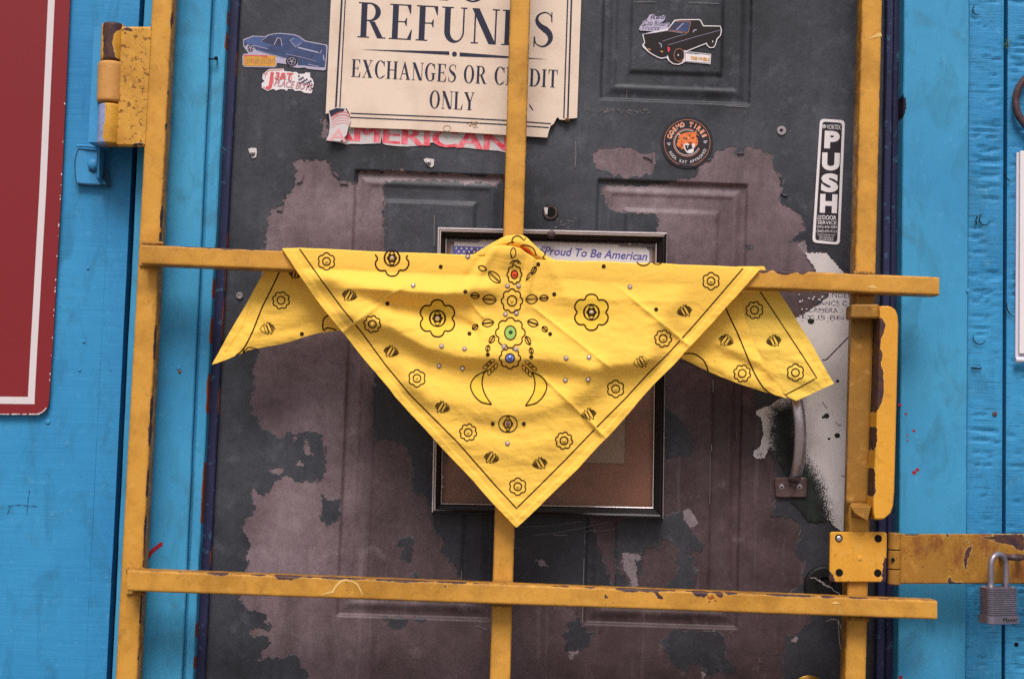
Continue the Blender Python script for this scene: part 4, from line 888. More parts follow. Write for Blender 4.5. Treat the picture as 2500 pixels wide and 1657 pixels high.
    if c == 'T': return [rect(.24, .24 + TK, SE, 1 - SE), serif(.24, .24 + TK, 0), rect(.02, .62, 1 - SE, 1), q2([(.02, 1), (.02, .72), (.045, .72), (.10, 1 - SE)]), q2([(.62, 1), (.62, .72), (.595, .72), (.54, 1 - SE)])], .65
    if c == 'Y': return [rect(.29, .29 + TK, SE, .48), serif(.29, .29 + TK, 0), q2([(.03, 1 - SE), (.20, 1 - SE), (.445, .48), (.29, .44)]), q2([(.55, 1 - SE), (.60, 1 - SE), (.445, .48), (.40, .50)]), rect(-.02, .27, 1 - SE, 1), rect(.47, .68, 1 - SE, 1)], .68
    return [], .30
def serif_text(mb, t, p0, p1, cap, Y, mat, sp=.055):
    W = 0; items = []
    for c in t:
        g, a = GL(c); items.append((g, W)); W += a + sp
    W -= sp; dx, dy = p1[0] - p0[0], p1[1] - p0[1]; L = math.hypot(dx, dy); ux = (dx / W, dy / W); uy = (dy / L * cap * 1.0, -dx / L * cap)
    ux = (dx / W, dy / W); uy = (.045 * cap, -cap)
    for g, x in items:
        for it in g:
            if it[0] == 'p': mb.geo2(it[1] + [x, 0], [range(len(it[1]))], p0, ux, uy, Y, mat)
            else:
                n = len(it[1]); mb.geo2(np.vstack([it[1], it[2]]) + [x, 0], [(i, i + 1, n + i + 1, n + i) for i in range(n - 1)], p0, ux, uy, Y, mat)
gw = G('worn_red_lettering'); gw.fin(gw.val(gw.mix(gw.step(gw.noise(70, 5, .7), .42, .66), S(222, 62, 84), S(228, 150, 158)), gw.speck(.05, 40, .1)), .6)
REDW = gw.mat
# ---- torn flag sticker tucked under the sign
SY = -.0014
am = MB()
out = [(803, 282), (806, 274), (812, 272), (822, 268), (836, 270), (848, 272), (855, 282), (852, 300), (856, 290), (1266, 300), (1262, 375), (1240, 374), (1215, 368), (1180, 366), (1140, 361), (1100, 357), (1068, 352), (1056, 348), (1040, 351), (1020, 356), (995, 358), (970, 357), (942, 354), (934, 350), (932, 328), (929, 350), (905, 351), (880, 352), (858, 351), (845, 353), (832, 349), (815, 346), (796, 343), (802, 330), (805, 310)]
am.slab(out, SY, .0006, WHITE_OLD)
for o_ in (-3.4, -1.2, 1.2, 3.4): am.text('AMERICAN', (800 + o_, 340), (1240 + o_, 369), 42, SY - .0002, REDW, 0)
ams = tag(am.build('flag_sticker', None, False), 'torn white bumper sticker with faded red AMERICAN lettering under the refunds sign', 'sticker')
mb = MB(); mb.slab([(802, 270), (822, 262), (842, 264), (850, 276), (857, 294), (850, 312), (846, 330), (830, 346), (797, 342), (804, 326), (806, 300)], -.0105, .0005, WHITE_OLD)
mb.poly([(803, 271), (822, 264), (842, 266), (838, 272), (808, 287)], -.0107, SIGNINK)
for k in range(5):
    y = 282 + k * 6.5; mb.ribbon(spl([(809, y + 4), (825, y - 6), (843, y - 8), (853, y - 2)], 12), 2.2, -.0108, REDP if k < 2 else PINK)
mb.text('A', (803, 344), (846, 347), 30, -.0107, PINK, .01)
mb.build('curled_corner', ams)
# ---- NO REFUNDS sign
RY = -.0085
sg = empty('refund_sign', at(1105, 150, RY), 'cream metal NO REFUNDS sign with broken bottom corners screwed to the door', 'sign')
mb = MB(); out = [(821, -270), (808, 0), (795, 278), (806, 276), (815, 270), (822, 267), (836, 269), (846, 265), (852, 275), (857, 290), (853, 296), (855, 311), (1000, 316), (1140, 324), (1336, 336), (1340, 320), (1344, 308), (1352, 302), (1358, 290), (1362, 286), (1366, 292), (1376, 293), (1390, 290), (1409, 288), (1419, 0), (1427, -240)]
mb.slab(out, RY, .0016, CREAM); mb.build('sign_plate', sg)
mb = MB()
for (x0, x1, wd) in ((834.5, 819.7, 4.6), (843, 829.5, 2.8)): mb.ribbon([(x0 + (x0 - x1) / 265 * 200, -200), (x0, 0), (x1, 265)], wd, RY - .0002, SIGNINK)
for (x0, x1, wd) in ((1386, 1376.5, 3.4), (1395.2, 1386.2, 4.2)): mb.ribbon([(x0 + 8, -200), (x0, 0), (x1, 289)], wd, RY - .0002, SIGNINK)
mb.ribbon([(856, 277), (1100, 287), (1235, 294.5), (1345, 302.5)], 3.2, RY - .0002, SIGNINK); mb.ribbon([(856, 287), (1100, 297.5), (1240, 305), (1340, 312)], 3.2, RY - .0002, SIGNINK)
mb.build('border_line', sg, kind='stuff')
mb = MB()
serif_text(mb, 'REFUNDS', (872, 91.5), (1352, 117), 86, RY - .0002, SIGNINK, .06); serif_text(mb, 'EXCHANGES OR CREDIT', (857, 188), (1361, 214.5), 43, RY - .0002, SIGNINK, .07)
serif_text(mb, 'ONLY', (1047, 264), (1157, 269.5), 43, RY - .0002, SIGNINK, .07); serif_text(mb, 'NO', (1020, -2), (1194, 6), 86, RY - .0002, SIGNINK, .1)
d0, d1, d2 = np.array([878, 121.]), np.array([1097, 130.]), np.array([1109.5, 132.5])
mb.poly([(878, 121), (1097, 126), (1097, 134.5)], RY - .0002, SIGNINK); mb.poly([(1122, 128.5), (1122, 138), (1340, 145.5)], RY - .0002, SIGNINK); mb.disc(1109.5, 132.5, 6, 6, RY - .0002, SIGNINK)
mb.build('lettering', sg, kind='stuff')
STN = plain('sign_scorch', S(150, 116, 92), .7, .3, 200, .1)
mb = MB(); mb.ring(1091, 314, 9, 7, 1.6, RY - .0003, STN, 16)
for i in range(22): mb.disc(1157 + rr.gauss(0, 6), 305 + rr.gauss(0, 4), rr.uniform(1, 3), rr.uniform(1, 2.4), RY - .0003, STN, 7)
mb.ribbon([(1292, 255), (1296, 262), (1302, 270)], [1.5, 3.4, 1.5], RY - .0003, SIGNINK); mb.build('stain', sg, kind='stuff')
mb = MB(); mb.lathe(at(1385, 293, RY - .0005), (0, -1, 0), [(-.006, .0036), (.0002, .0037), (.0014, .0028), (.0018, .0001)], RUSTSCREW, 14); mb.ribbon([(1381, 293), (1389, 293)], 1.6, RY - .0026, HOLE); mb.ribbon([(1385, 289), (1385, 297)], 1.6, RY - .0026, HOLE); mb.build('screw', sg)

# ---- car sticker, upper left
def zc(x, y): return (580 + x / 9.504, 70 + y / 9.504)
def Z(pts, f=zc): return [f(*p) for p in pts]
KY = -.0013
cs = MB()
OUT = [(130, 255), (330, 180), (345, 165), (380, 172), (650, 180), (720, 140), (860, 112), (1000, 105), (1180, 122), (1340, 145), (1430, 180), (1580, 285), (1800, 325), (2040, 372), (2085, 385), (2090, 440), (2075, 640), (2060, 800), (2045, 960), (1990, 975), (1900, 965), (1640, 940), (1560, 905), (1400, 915), (1220, 890), (1130, 830), (1000, 812), (915, 800), (900, 870), (870, 905), (160, 895), (115, 850), (112, 640), (140, 590), (250, 580), (190, 490), (135, 420)]
cs.slab(Z(OUT), KY, .0004, PALE)
cs.poly(Z([(150, 275), (340, 195), (380, 188), (660, 196), (730, 158), (860, 130), (1000, 122), (1180, 140), (1330, 162), (1415, 195), (1570, 303), (2030, 390), (2060, 420), (2050, 620), (2020, 900), (1900, 900), (1560, 860), (1400, 850), (1390, 740), (1340, 690), (1200, 660), (1110, 690), (1080, 680), (800, 615), (430, 500), (370, 420), (300, 370), (230, 360), (200, 400), (155, 410)]), KY - .0002, CARBLUE)
cs.poly(Z([(150, 275), (340, 195), (380, 188), (650, 196), (560, 270), (580, 310), (850, 390), (700, 440), (420, 400), (300, 360), (200, 330)]), KY - .00025, CARBLUE2)
cs.poly(Z([(560, 285), (690, 195), (910, 205), (1000, 230), (1030, 410), (850, 380), (700, 345)]), KY - .0003, CARDARK); cs.poly(Z([(1215, 270), (1320, 225), (1430, 215), (1560, 300), (1470, 350), (1345, 430)]), KY - .0003, CARBLUE2)
for p, wd in (([(560, 310), (560, 280), (690, 190)], .9), ([(920, 220), (850, 380)], 1.8), ([(920, 220), (1005, 235), (1030, 410)], 1.5), ([(1210, 270), (1345, 430), (1480, 345)], 1.3), ([(1210, 270), (1320, 220)], 1.0), ([(330, 380), (420, 405), (700, 470)], 1.4), ([(450, 510), (800, 608), (1085, 690)], 1.3), ([(1120, 590), (1500, 670), (1830, 760)], .9), ([(1640, 830), (1900, 890)], 1.3), ([(1960, 490), (1905, 590)], 1.4), ([(1990, 620), (2005, 740)], 2.2), ([(1400, 440), (1880, 560)], 3.0)):
    cs.ribbon(dens(Z(p), 4), wd, KY - .0004, PALE)
for cx, cy, r in ((300, 450, 88), (1255, 760, 118)):
    c = zc(cx, cy); R9 = r / 9.504; cs.disc(*c, R9 * (.85 if cx < 500 else 1.15), R9, KY - .00045, TRUCK, 24); cs.ring(*c, R9 * .8, R9 * .72, 1.0, KY - .0005, PALE, 24)
    for k in range(5): a = k * 1.256 + .4; cs.ribbon([c, (c[0] + R9 * .7 * math.cos(a), c[1] + R9 * .65 * math.sin(a))], 1.3, KY - .0005, PALE)
    cs.disc(*c, R9 * .2, R9 * .2, KY - .00055, PALE, 10)
cs.poly(Z([(140, 610), (700, 620), (885, 640), (885, 840), (860, 875), (160, 868), (138, 840)]), KY - .0003, AMBER); cs.poly(Z([(145, 612), (690, 622), (690, 700), (600, 650), (300, 640), (150, 650)]), KY - .0004, REDP)
for k in range(16): x = 190 + k * 44; cs.ribbon(Z([(x, 690 + (k % 3) * 12), (x - 4, 815)]), 1.5, KY - .0005, STN if k % 4 else REDP)
tag(cs.build('car_sticker'), 'sticker of a blue coupe with an amber name strip, left of the refunds sign', 'sticker')
# ---- racing crew sticker just below
rs = MB()
OUT = [(585, 1060), (720, 950), (760, 940), (1070, 932), (1085, 990), (1250, 1005), (1280, 1020), (1320, 1008), (1380, 1015), (1410, 1055), (1550, 1050), (1590, 1015), (1640, 1030), (1680, 1020), (1685, 1130), (1740, 1180), (1770, 1270), (1750, 1370), (1720, 1500), (1660, 1505), (1540, 1490), (1460, 1440), (1340, 1450), (1290, 1410), (1170, 1400), (1140, 1450), (1080, 1410), (980, 1410), (890, 1440), (830, 1400), (690, 1450), (560, 1370), (560, 1270), (630, 1220), (575, 1170)]
rs.slab(Z(OUT), KY, .0004, WHITE)
rs.text('J', zc(660, 1320), zc(800, 1340), 34, KY - .0003, REDP, .05); rs.text('3&T', zc(850, 1170), zc(1260, 1195), 17, KY - .0003, REDP, .04, .15)
rs.text('PLACE BOYS', zc(850, 1330), zc(1710, 1440), 17, KY - .0004, CARDARK, .01, .2); rs.text('PLACE BOYS', zc(846, 1326), zc(1700, 1432), 15, KY - .0005, PINK, .0, .2)
for i in range(7):
    for j in range(5):
        if (i + j) % 2 == 0:
            x, y = 1400 + i * 46 + j * 8, 1075 + j * 42 + i * 20; rs.poly(Z([(x, y), (x + 44, y + 18), (x + 40, y + 54), (x - 2, y + 38)]), KY - .0004, CARDARK)
for p in ([(600, 1070), (730, 970), (1050, 955)], [(640, 1150), (640, 1080), (700, 1040)], [(590, 1350), (690, 1410)], [(820, 1000), (830, 1300)], [(880, 1150), (960, 1190), (1040, 1170)], [(1240, 1040), (1250, 1200), (1180, 1190)]): rs.ribbon(dens(Z(p), 4), 1.3, KY - .0004, REDP)
tag(rs.build('crew_sticker'), 'small white and red graffiti style sticker with a chequered flag below the blue car', 'sticker')
# ---- pickup sticker
def zt_(x, y): return (1550 + x / 10.287, 25 + y / 10.287)
tr = MB(); T = lambda p: Z(p, zt_)
tr.slab(T([(190, 610), (420, 550), (800, 470), (850, 440), (990, 250), (1120, 232), (1620, 230), (1665, 260), (1725, 385), (2150, 395), (2185, 510), (2160, 640), (2070, 740), (2030, 880), (1980, 950), (1880, 955), (1810, 900), (1790, 850), (1310, 1040), (1915, 1105), (1900, 1360), (1250, 1300), (1190, 1340), (1100, 1375), (960, 1360), (850, 1280), (800, 1200), (660, 1225), (560, 1190), (430, 1120), (340, 1060), (200, 930), (185, 870), (235, 820)]), KY, .0004, WHITE)
tr.slab(T([(100, 480), (130, 410), (180, 350), (220, 270), (300, 240), (370, 120), (420, 105), (480, 112), (520, 160), (680, 150), (720, 125), (770, 140), (750, 240), (700, 300), (650, 300), (700, 330), (800, 320), (870, 310), (870, 370), (830, 440), (800, 500), (560, 545), (220, 520), (140, 520)]), KY + .0001, .0003, PALE)
tr.text('Red', zt_(390, 230), zt_(730, 215), 9, KY - .0003, CARDARK, 0, .2); tr.text('Cab Riders', zt_(210, 370), zt_(850, 400), 11, KY - .0003, CARDARK, -.01, .2); tr.text('Trucks', zt_(150, 490), zt_(600, 505), 11, KY - .0003, CARDARK, -.01, .2)
tr.poly(T([(215, 615), (440, 575), (820, 510), (1010, 275), (1130, 255), (1610, 252), (1645, 275), (1710, 410), (2140, 415), (2160, 510), (2140, 630), (2050, 720), (2015, 860), (1970, 925), (1890, 930), (1830, 885), (1805, 815), (1290, 1020), (1230, 1000), (1245, 1080), (1240, 1200), (1180, 1310), (1090, 1350), (970, 1335), (870, 1260), (825, 1130), (790, 1175), (660, 1195), (570, 1165), (440, 1095), (350, 1030), (220, 870), (260, 830)]), KY - .0002, TRUCK)
tr.poly(T([(860, 480), (1010, 285), (1380, 285), (1400, 310), (1340, 550), (1300, 570), (1000, 530)]), KY - .0003, CARDARK); tr.poly(T([(1030, 510), (1230, 310), (1380, 300), (1330, 540), (1290, 560)]), KY - .00035, CARBLUE)
tr.ribbon(dens(T([(1000, 282), (1380, 282), (1402, 310), (1345, 550), (1310, 572), (870, 500)]), 4), .8, KY - .0004, SALMON); tr.ribbon(dens(T([(1040, 500), (1220, 330)]), 4), 2.0, KY - .0004, PALE)
for p, wd in (([(680, 790), (1100, 650), (1300, 600)], .7), ([(830, 880), (1500, 680), (2130, 510)], .7), ([(600, 820), (660, 860), (665, 940)], 2.0), ([(1460, 555), (1500, 500), (1550, 500)], 2.6), ([(235, 605), (560, 560), (820, 520), (1200, 580)], .9)): tr.ribbon(dens(T(p), 4), wd, KY - .0004, PALE)
c = zt_(1110, 1130); tr.ring(*c, 12.4, 15.6, .8, KY - .0004, SALMON, 28); tr.disc(*zt_(1090, 1130), 1.6, 2.2, KY - .0004, WHITE, 10); tr.disc(*zt_(1955, 790), 1.2, 2.4, KY - .0004, WHITE, 10)
tr.poly(T([(820, 920), (870, 940), (880, 1020), (850, 1060), (825, 1020)]), KY - .0004, REDF); tr.poly(T([(640, 1020), (700, 1030), (715, 1060), (660, 1060)]), KY - .0004, AMBER); tr.poly(T([(330, 960), (400, 990), (390, 1010), (340, 985)]), KY - .0004, AMBER)
tr.ribbon(dens(T([(1270, 1060), (1895, 1120), (1880, 1335), (1262, 1285), (1270, 1060)]), 4), .9, KY - .0004, CARDARK)
tr.text('SUNDAY DRIVE', zt_(1310, 1085), zt_(1590, 1112), 3, KY - .0004, CARDARK, .03); tr.text('TIRES WHEELS', zt_(1390, 1240), zt_(1860, 1285), 8, KY - .0004, AMBER, .04)
tag(tr.build('pickup_sticker'), 'die-cut sticker of a tilted black pickup truck on the upper right door panel', 'sticker')
# ---- round tyre badge
def zb_(x, y): return (1605 + x / 10.81, 275 + y / 10.81)
bd = MB(); B = lambda p: Z(p, zb_); BC = zb_(785, 795)
bd.slab(ell(*BC, 63.5, 63, 56), KY - .0004, .0008, BLACK); bd.ring(*BC, 56, 56, .8, KY - .0006, SALMON, 56)
ta = np.radians(np.linspace(200, -35, 46)); 
for r, mt in ((33.5, SALMON), (30.5, WHITE)):
    a = np.radians(np.linspace(25, 300, 60)); bd.ribbon(np.stack([BC[0] + r * np.cos(a), BC[1] + r * np.sin(a)], 1), 1.1, KY - .0006, mt)
def arctext(mb, t, c, r, a0, a1, cap, Y, mat, bold, inward=False):
    n = len(t)
    for i, ch in enumerate(t):
        if ch == ' ': continue
        a = math.radians(a0 + (a1 - a0) * i / (n - 1)); V, Fs, W = font(ch, 0 if ch == 'M' else bold); V = V - [W / 2, 0]
        o = (c[0] + r * math.cos(a), c[1] - r * math.sin(a))
        up = (math.cos(a), -math.sin(a)) if not inward else (-math.cos(a), math.sin(a)); ux = (-up[1], up[0])
        mb.geo2(V, Fs, o, (ux[0] * cap * .92, ux[1] * cap * .92), (up[0] * cap, up[1] * cap), Y, mat)
arctext(bd, 'COSMO TIRES', BC, 39.2, 161, 22, 11.5, KY - .00062, WHITE, .05); arctext(bd, 'COSMO TIRES', BC, 40.4, 161, 22, 11, KY - .0007, SALMON, .06)
arctext(bd, 'KOOL KAT APPROVED', BC, 50.6, 211, 337, 7.0, KY - .0006, WHITE, .0, True)
for p in ([(250, 815), (350, 805)], [(280, 855), (340, 850)], [(1215, 765), (1320, 750)], [(1235, 798), (1300, 790)]): bd.ribbon(B(p), 1.5, KY - .0006, WHITE)
HEAD = [(510, 510), (560, 535), (620, 585), (690, 545), (800, 520), (900, 520), (960, 535), (990, 500), (1030, 470), (1040, 540), (1015, 640), (1060, 690), (1072, 780), (1060, 840), (1010, 900), (950, 960), (955, 1020), (930, 1065), (860, 1080), (790, 1070), (745, 1020), (700, 960), (640, 965), (570, 920), (515, 880), (505, 820), (540, 770), (515, 745), (560, 700), (545, 655), (590, 620), (560, 580)]
bd.poly(B(HEAD), KY - .0007, ORANGE)
bd.poly(B([(515, 545), (590, 590), (600, 615), (560, 590)]), KY - .0008, WHITE)
bd.poly(B([(705, 830), (770, 805), (860, 850), (960, 815), (990, 830), (985, 900), (950, 950), (960, 1020), (930, 1062), (860, 1078), (790, 1066), (745, 1010), (705, 940), (690, 890)]), KY - .0008, WHITE)
bd.poly(B([(720, 850), (760, 860), (800, 875), (880, 830), (930, 870), (925, 950), (870, 965), (820, 985), (785, 1020), (745, 960)]), KY - .0009, BLACK); bd.poly(B([(785, 890), (812, 900), (805, 930), (795, 940)]), KY - .001, WHITE); bd.poly(B([(905, 870), (928, 880), (918, 925)]), KY - .001, WHITE)
bd.poly(B([(800, 775), (860, 790), (920, 780), (910, 815), (870, 825), (830, 810)]), KY - .0009, BLACK)
for p in ([(665, 665), (730, 650), (800, 690), (790, 712), (710, 705)], [(900, 670), (940, 650), (975, 645), (970, 670), (920, 695)], [(780, 560), (840, 575), (900, 555), (890, 570), (840, 585)], [(790, 600), (850, 605), (905, 585), (850, 618)], [(610, 720), (640, 770), (690, 790), (640, 800)], [(600, 820), (650, 850), (690, 900), (630, 880)], [(520, 900), (570, 920), (560, 960), (530, 930)], [(1020, 700), (1060, 720), (1030, 740)], [(1010, 780), (1060, 790), (1020, 810)], [(560, 880), (620, 910), (660, 930), (600, 930)], [(560, 690), (600, 680), (580, 730)], [(860, 625), (870, 690), (880, 640)]): bd.poly(B(p), KY - .0009, BLACK)
bd.poly(B([(705, 680), (740, 672), (735, 698)]), KY - .001, WHITE); bd.poly(B([(800, 660), (832, 668), (815, 698)]), KY - .001, WHITE)
for p in ([(530, 760), (600, 700)], [(540, 840), (590, 790)], [(1040, 570), (1090, 610), (1100, 590)]): bd.ribbon(dens(B(p), 4), 1.2, KY - .0009, SALMON)
tag(bd.build('round_sticker'), 'round black COSMO TIRES sticker with an orange snarling tiger head', 'sticker')
# ---- PUSH label
ps = MB(); PYY = KY
ps.slab(rrect([(2002, 290), (2063, 294), (2050, 598), (1983, 592)], 11), PYY, .0004, WHITE); ps.poly(rrect([(2008, 297), (2056, 300.5), (2044, 591), (1990, 586)], 8), PYY - .0002, BLACK)
def colx(y): return 2032.5 - (y - 295) / 300 * 16
for ch, yb, cap, hw in (('P', 363, 43, 18.5), ('U', 416, 43, 21.5), ('S', 469, 45, 21), ('H', 520, 46, 21)):
    cx = colx(yb - 20) + .5; ps.text(ch, (cx - hw, yb - .8), (cx + hw, yb + .8), cap, PYY - .0003, WHITE, .055)
for t_, yb, cap, hw, dx, bo in (('VORTEX', 316, 11, 17, 4, .005), ('DOOR', 536.5, 10.5, 17, 5, .02), ('SERVICE', 547.5, 8, 23, 0, .01), ('(503) 643-3384', 557, 6.3, 24, 0, .0), ('(360) 693-9121', 567.5, 6.3, 24, 0, .0), ('www.vortexdoors.com', 574, 3.5, 22, 0, .0), ('Vortex Industries, Inc.', 578.6, 3.2, 19, 0, 0), ('OR CCB #176016', 583, 3.2, 17, 0, 0), ('WA #VORTEII036DK', 587.2, 3.2, 18, 0, 0)):
    cx = colx(yb) + dx; ps.text(t_, (cx - hw, yb - .8), (cx + hw, yb + .8), cap, PYY - .0003, WHITE, bo)
ps.text('24', (1996, 530), (2006, 530.4), 5, PYY - .0003, WHITE, .02); ps.text('HR', (1995.5, 536.5), (2006, 536.9), 5, PYY - .0003, WHITE, .02)
ps.ring(2012, 309, 4.5, 3.6, 1.6, PYY - .0003, WHITE, 16); ps.poly([(2009.5, 307), (2015, 307.2), (2012, 311.5)], PYY - .00035, WHITE)
tag(ps.build('push_label'), 'tall black label reading PUSH in white capitals beside the right upright of the gate', 'label')

# ---- worn white warning sticker under the lock side
wmat = G('worn_warning_sticker')
e_ = wmat.m('ADD', wmat.attr('spray'), wmat.m('ADD', wmat.m('MULTIPLY', wmat.m('SUBTRACT', wmat.noise(620, 2, .7), .5), 3.8), wmat.m('MULTIPLY', wmat.m('SUBTRACT', wmat.noise(120, 4, .6), .5), 1.0)))
c_ = wmat.mix(wmat.m('MULTIPLY', wmat.step(wmat.noise(26, 6, .65), .5, .72), .4), S(202, 192, 192), S(160, 142, 138))
c_ = wmat.mix(wmat.step(wmat.noise(300, 2, .5), .72, .76), c_, S(140, 118, 112))
c_ = wmat.mix(wmat.step(e_, .0, .2), c_, wmat.mix(wmat.step(wmat.noise(60, 3), .4, .6), S(26, 25, 26), S(34, 40, 36)))
wmat.fin(wmat.val(c_, wmat.speck(.02, 10, .08)), .5, 0, wmat.bump(wmat.noise(140, 4), .15, .0006))
ws = MB(); WP = [(1967, 617), (1980, 616), (2018, 618), (2064, 671), (2100, 700), (2090, 1300), (2055, 1297), (2040, 1288), (2022, 1268), (2012, 1276), (2004, 1270), (1996, 1276), (1975, 1272), (1968, 1266), (1955, 1250), (1946, 1235), (1930, 1225), (1938, 1210), (1936, 1195), (1920, 1160), (1907, 1138), (1890, 1100), (1880, 1092), (1872, 1105), (1866, 1118), (1848, 1120), (1839, 1112), (1841, 1100), (1855, 1090), (1864, 1060), (1860, 1030), (1856, 1018), (1845, 1010), (1845, 1002), (1862, 995), (1878, 990), (1900, 975), (1930, 960), (1935, 900), (1930, 778), (1942, 776), (1950, 774), (1970, 762), (1995, 746), (2016, 730), (2024, 720), (2010, 702), (1996, 680), (1992, 660), (1984, 645), (1972, 632)]
xs_ = np.arange(1836, 2102, 2.0); ys_ = np.arange(614, 1300, 2.0); GX, GY = np.meshgrid(xs_, ys_); SD = sdf(WP, GX, GY) + (fbm(GX / 7, GY / 7, 3) - .5) * 5
SPRAY = [(1880, 985), (1900, 985), (1960, 975), (1958, 1010), (1955, 1060), (1962, 1080), (1975, 1120), (1995, 1150), (2012, 1180), (2022, 1215), (2030, 1240), (2035, 1275), (2040, 1310), (1900, 1310), (1880, 1150), (1878, 1090), (1874, 1050)]
spf = np.clip(-sdf(SPRAY, GX, GY) / 32, -2.6, 2.6)
spf = np.maximum(spf, np.clip(-sdf([(1842, 1098), (1868, 1090), (1870, 1122), (1838, 1122)], GX, GY) / 40 - .3, -2, 2))
for hx, hy, hr in ((1980, 784, 8.5), (2045, 930, 4.5), (2018, 1015, 7), (2044, 1063, 7), (2024, 1071, 3.5), (2010, 1018, 4)): spf = np.maximum(spf, np.clip((hr - np.hypot(GX - hx, (GY - hy) * 1.1)) / 1.2, -2.6, 3))
idx = -np.ones(GX.shape, int); keep = SD < 1.2; idx[keep] = np.arange(keep.sum())
V_ = at(GX[keep], GY[keep], -.0016); f_ = [(idx[i, j], idx[i, j + 1], idx[i + 1, j + 1], idx[i + 1, j]) for i in range(GX.shape[0] - 1) for j in range(GX.shape[1] - 1) if keep[i, j] and keep[i, j + 1] and keep[i + 1, j] and keep[i + 1, j + 1]]
ws.add(V_, f_, wmat.mat, spray=spf[keep])
for t_, x0, y0, x1, cap, hid in (('UNDER', 2018, 726, 2080, 13, 0), ('ANCE C', 2000, 745, 2068, 11, 0), ('CAMERA', 1972, 762, 2046, 11, 0), ('TY IS BEI', 1952, 778, 2060, 9, 1)):
    ws.text(t_, (x0, y0), (x1, y0 + (x1 - x0) * .02), cap, -.0017, CARDARK, .0)
for i in range(70):
    x = rr.uniform(1950, 2075); y = rr.uniform(716, 786); ws.disc(x, y, rr.uniform(1.5, 4), rr.uniform(1, 2.2), -.0021, WHITE_OLD, 7, rr.random() * 3)
ws.ribbon([(2008, 878), (2014, 878.5), (2020, 875), (2072, 822)], 2.4, -.0019, HOLE)
for p in ([(2008, 980), (2014, 990), (2020, 997)], [(2040, 1028), (2046, 1037), (2054, 1038)], [(2053, 1160), (2062, 1163)]): ws.ribbon(p, 1.3, -.0019, CARDARK)
tag(ws.build('warning_sticker'), 'worn white surveillance warning sticker oversprayed black round the door pull', 'sticker')

# ------------------------------------------------------------------ picture frame on the door
FY = -.030
fr = empty('picture_frame', at(1340, 910, FY), 'black lacquered picture frame with silver edges hung on the door behind the bandana', 'picture frame')
O = [np.array(p, float) for p in ((1069, 555), (1629, 568), (1619, 1266), (1054, 1251))]
I = [np.array(p, float) for p in ((1090, 583), (1601, 595), (1593, 1238), (1078, 1228))]
for k in range(4):
    a, b = O[k], O[(k + 1) % 4]; c, d = I[(k + 1) % 4], I[k]; lerp = lambda p, q, t: p + (q - p) * t
    prof = [(0, 0.0), (0, FY + .001), (.04, FY), (.13, FY), (.17, FY + .002), (.22, FY), (.36, FY + .001), (.40, FY + .004), (.88, FY + .011), (.93, FY + .010), (1, FY + .0105), (1, -.006)]
    V = np.vstack([np.stack([at(*lerp(a, d, t), y), at(*lerp(b, c, t), y)]) for t, y in prof]); mb = MB()
    for j in range(len(prof) - 1):
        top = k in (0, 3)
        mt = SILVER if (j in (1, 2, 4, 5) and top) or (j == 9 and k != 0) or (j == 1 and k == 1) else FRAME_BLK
        mb.add(V[j * 2:j * 2 + 4], [(0, 1, 3, 2)], mt)
    mb.build('frame_rail', fr)
mb = MB(); mb.poly(I, -.010, BACKING); mb.build('backing_board', fr)
mb = MB(); mb.slab([(1100, 572 + 26), (1592, 604 + 2), (1590, 720), (1092, 720)], -.0115, .001, GREYCARD); mb.build('mount_card', fr)
mb = MB(); mb.slab([(1180, 880), (1528, 890), (1524, 1131), (1170, 1122)], -.0122, .0012, PAPER); mb.build('paper_sheet', fr)
for pts in ([(1090, 580), (1168, 583), (1176, 570), (1090, 568)], [(1512, 592), (1522, 579), (1601, 581), (1601, 596)], [(1076, 1052), (1090, 1052), (1090, 1128), (1078, 1140), (1072, 1228), (1066, 1228)]):
    mb = MB(); mb.slab(np.array(pts) + [0, 8 if pts[0][1] < 700 else 0], -.016, .004, RUST); mb.build('corner_bracket', fr)
for px, py in ((1129, 580), (1537, 594), (1561, 592), (1070 + 9, 1104 + 60), (1079, 1187)):
    mb = MB(); mb.lathe(at(px, py, -.0165), (0, -1, 0), [(-.001, .0028), (.0008, .0026), (.0014, .0012), (.0015, .0001)], SCREW, 10); mb.build('screw', fr)
mb = MB(); mb.lathe(at(1346, 572, FY + .001), (0, -1, 0), [(-.004, .006), (.002, .006), (.004, .003), (.0042, .0001)], RUST, 14); mb.build('hanger_tack', fr)
mb = MB(); mb.poly([lerp(np.array(I[0]), np.array(I[2]), 0), I[1], I[2], I[3]], -.0185, GLASS); mb.build('glass_pane', fr)
# bumper sticker inside it
bs = MB(); BY = -.0130
bs.slab([(1110, 582), (1200, 585), (1380, 592), (1574, 600), (1579, 607), (1585, 613), (1586, 640), (1588, 690), (1100, 676)], BY, .0005, WHITE)
bs.poly([(1107, 600), (1200, 603.5), (1200, 660), (1102, 656)], BY - .0002, PURPLE)
for r_ in range(5):
    for c9 in range(8): 
        cx, cy = 1114 + c9 * 12.5 + (r_ % 2) * 6, 606 + r_ * 8 + c9 * .4; s5 = [(cx + (4.0 if k % 2 == 0 else 1.7) * math.sin(k * math.pi / 5), cy - (4.0 if k % 2 == 0 else 1.7) * math.cos(k * math.pi / 5)) for k in range(10)]
        bs.poly(s5, BY - .0003, WHITE)
for r_ in range(4): bs.ribbon([(1202, 606 + r_ * 14), (1300, 610 + r_ * 14)], 6, BY - .0002, REDP)
bs.text('"Proud To Be American', (1318, 621), (1578, 636), 20, BY - .0002, PURPLE, .018, .22)
bs.text('VIRGINIA TIRES CO', (1330, 652), (1560, 662), 18, BY - .0002, PURPLE, .05)
tag(bs.build('bumper_sticker'), 'white bumper sticker reading Proud To Be American inside the picture frame', 'bumper sticker')

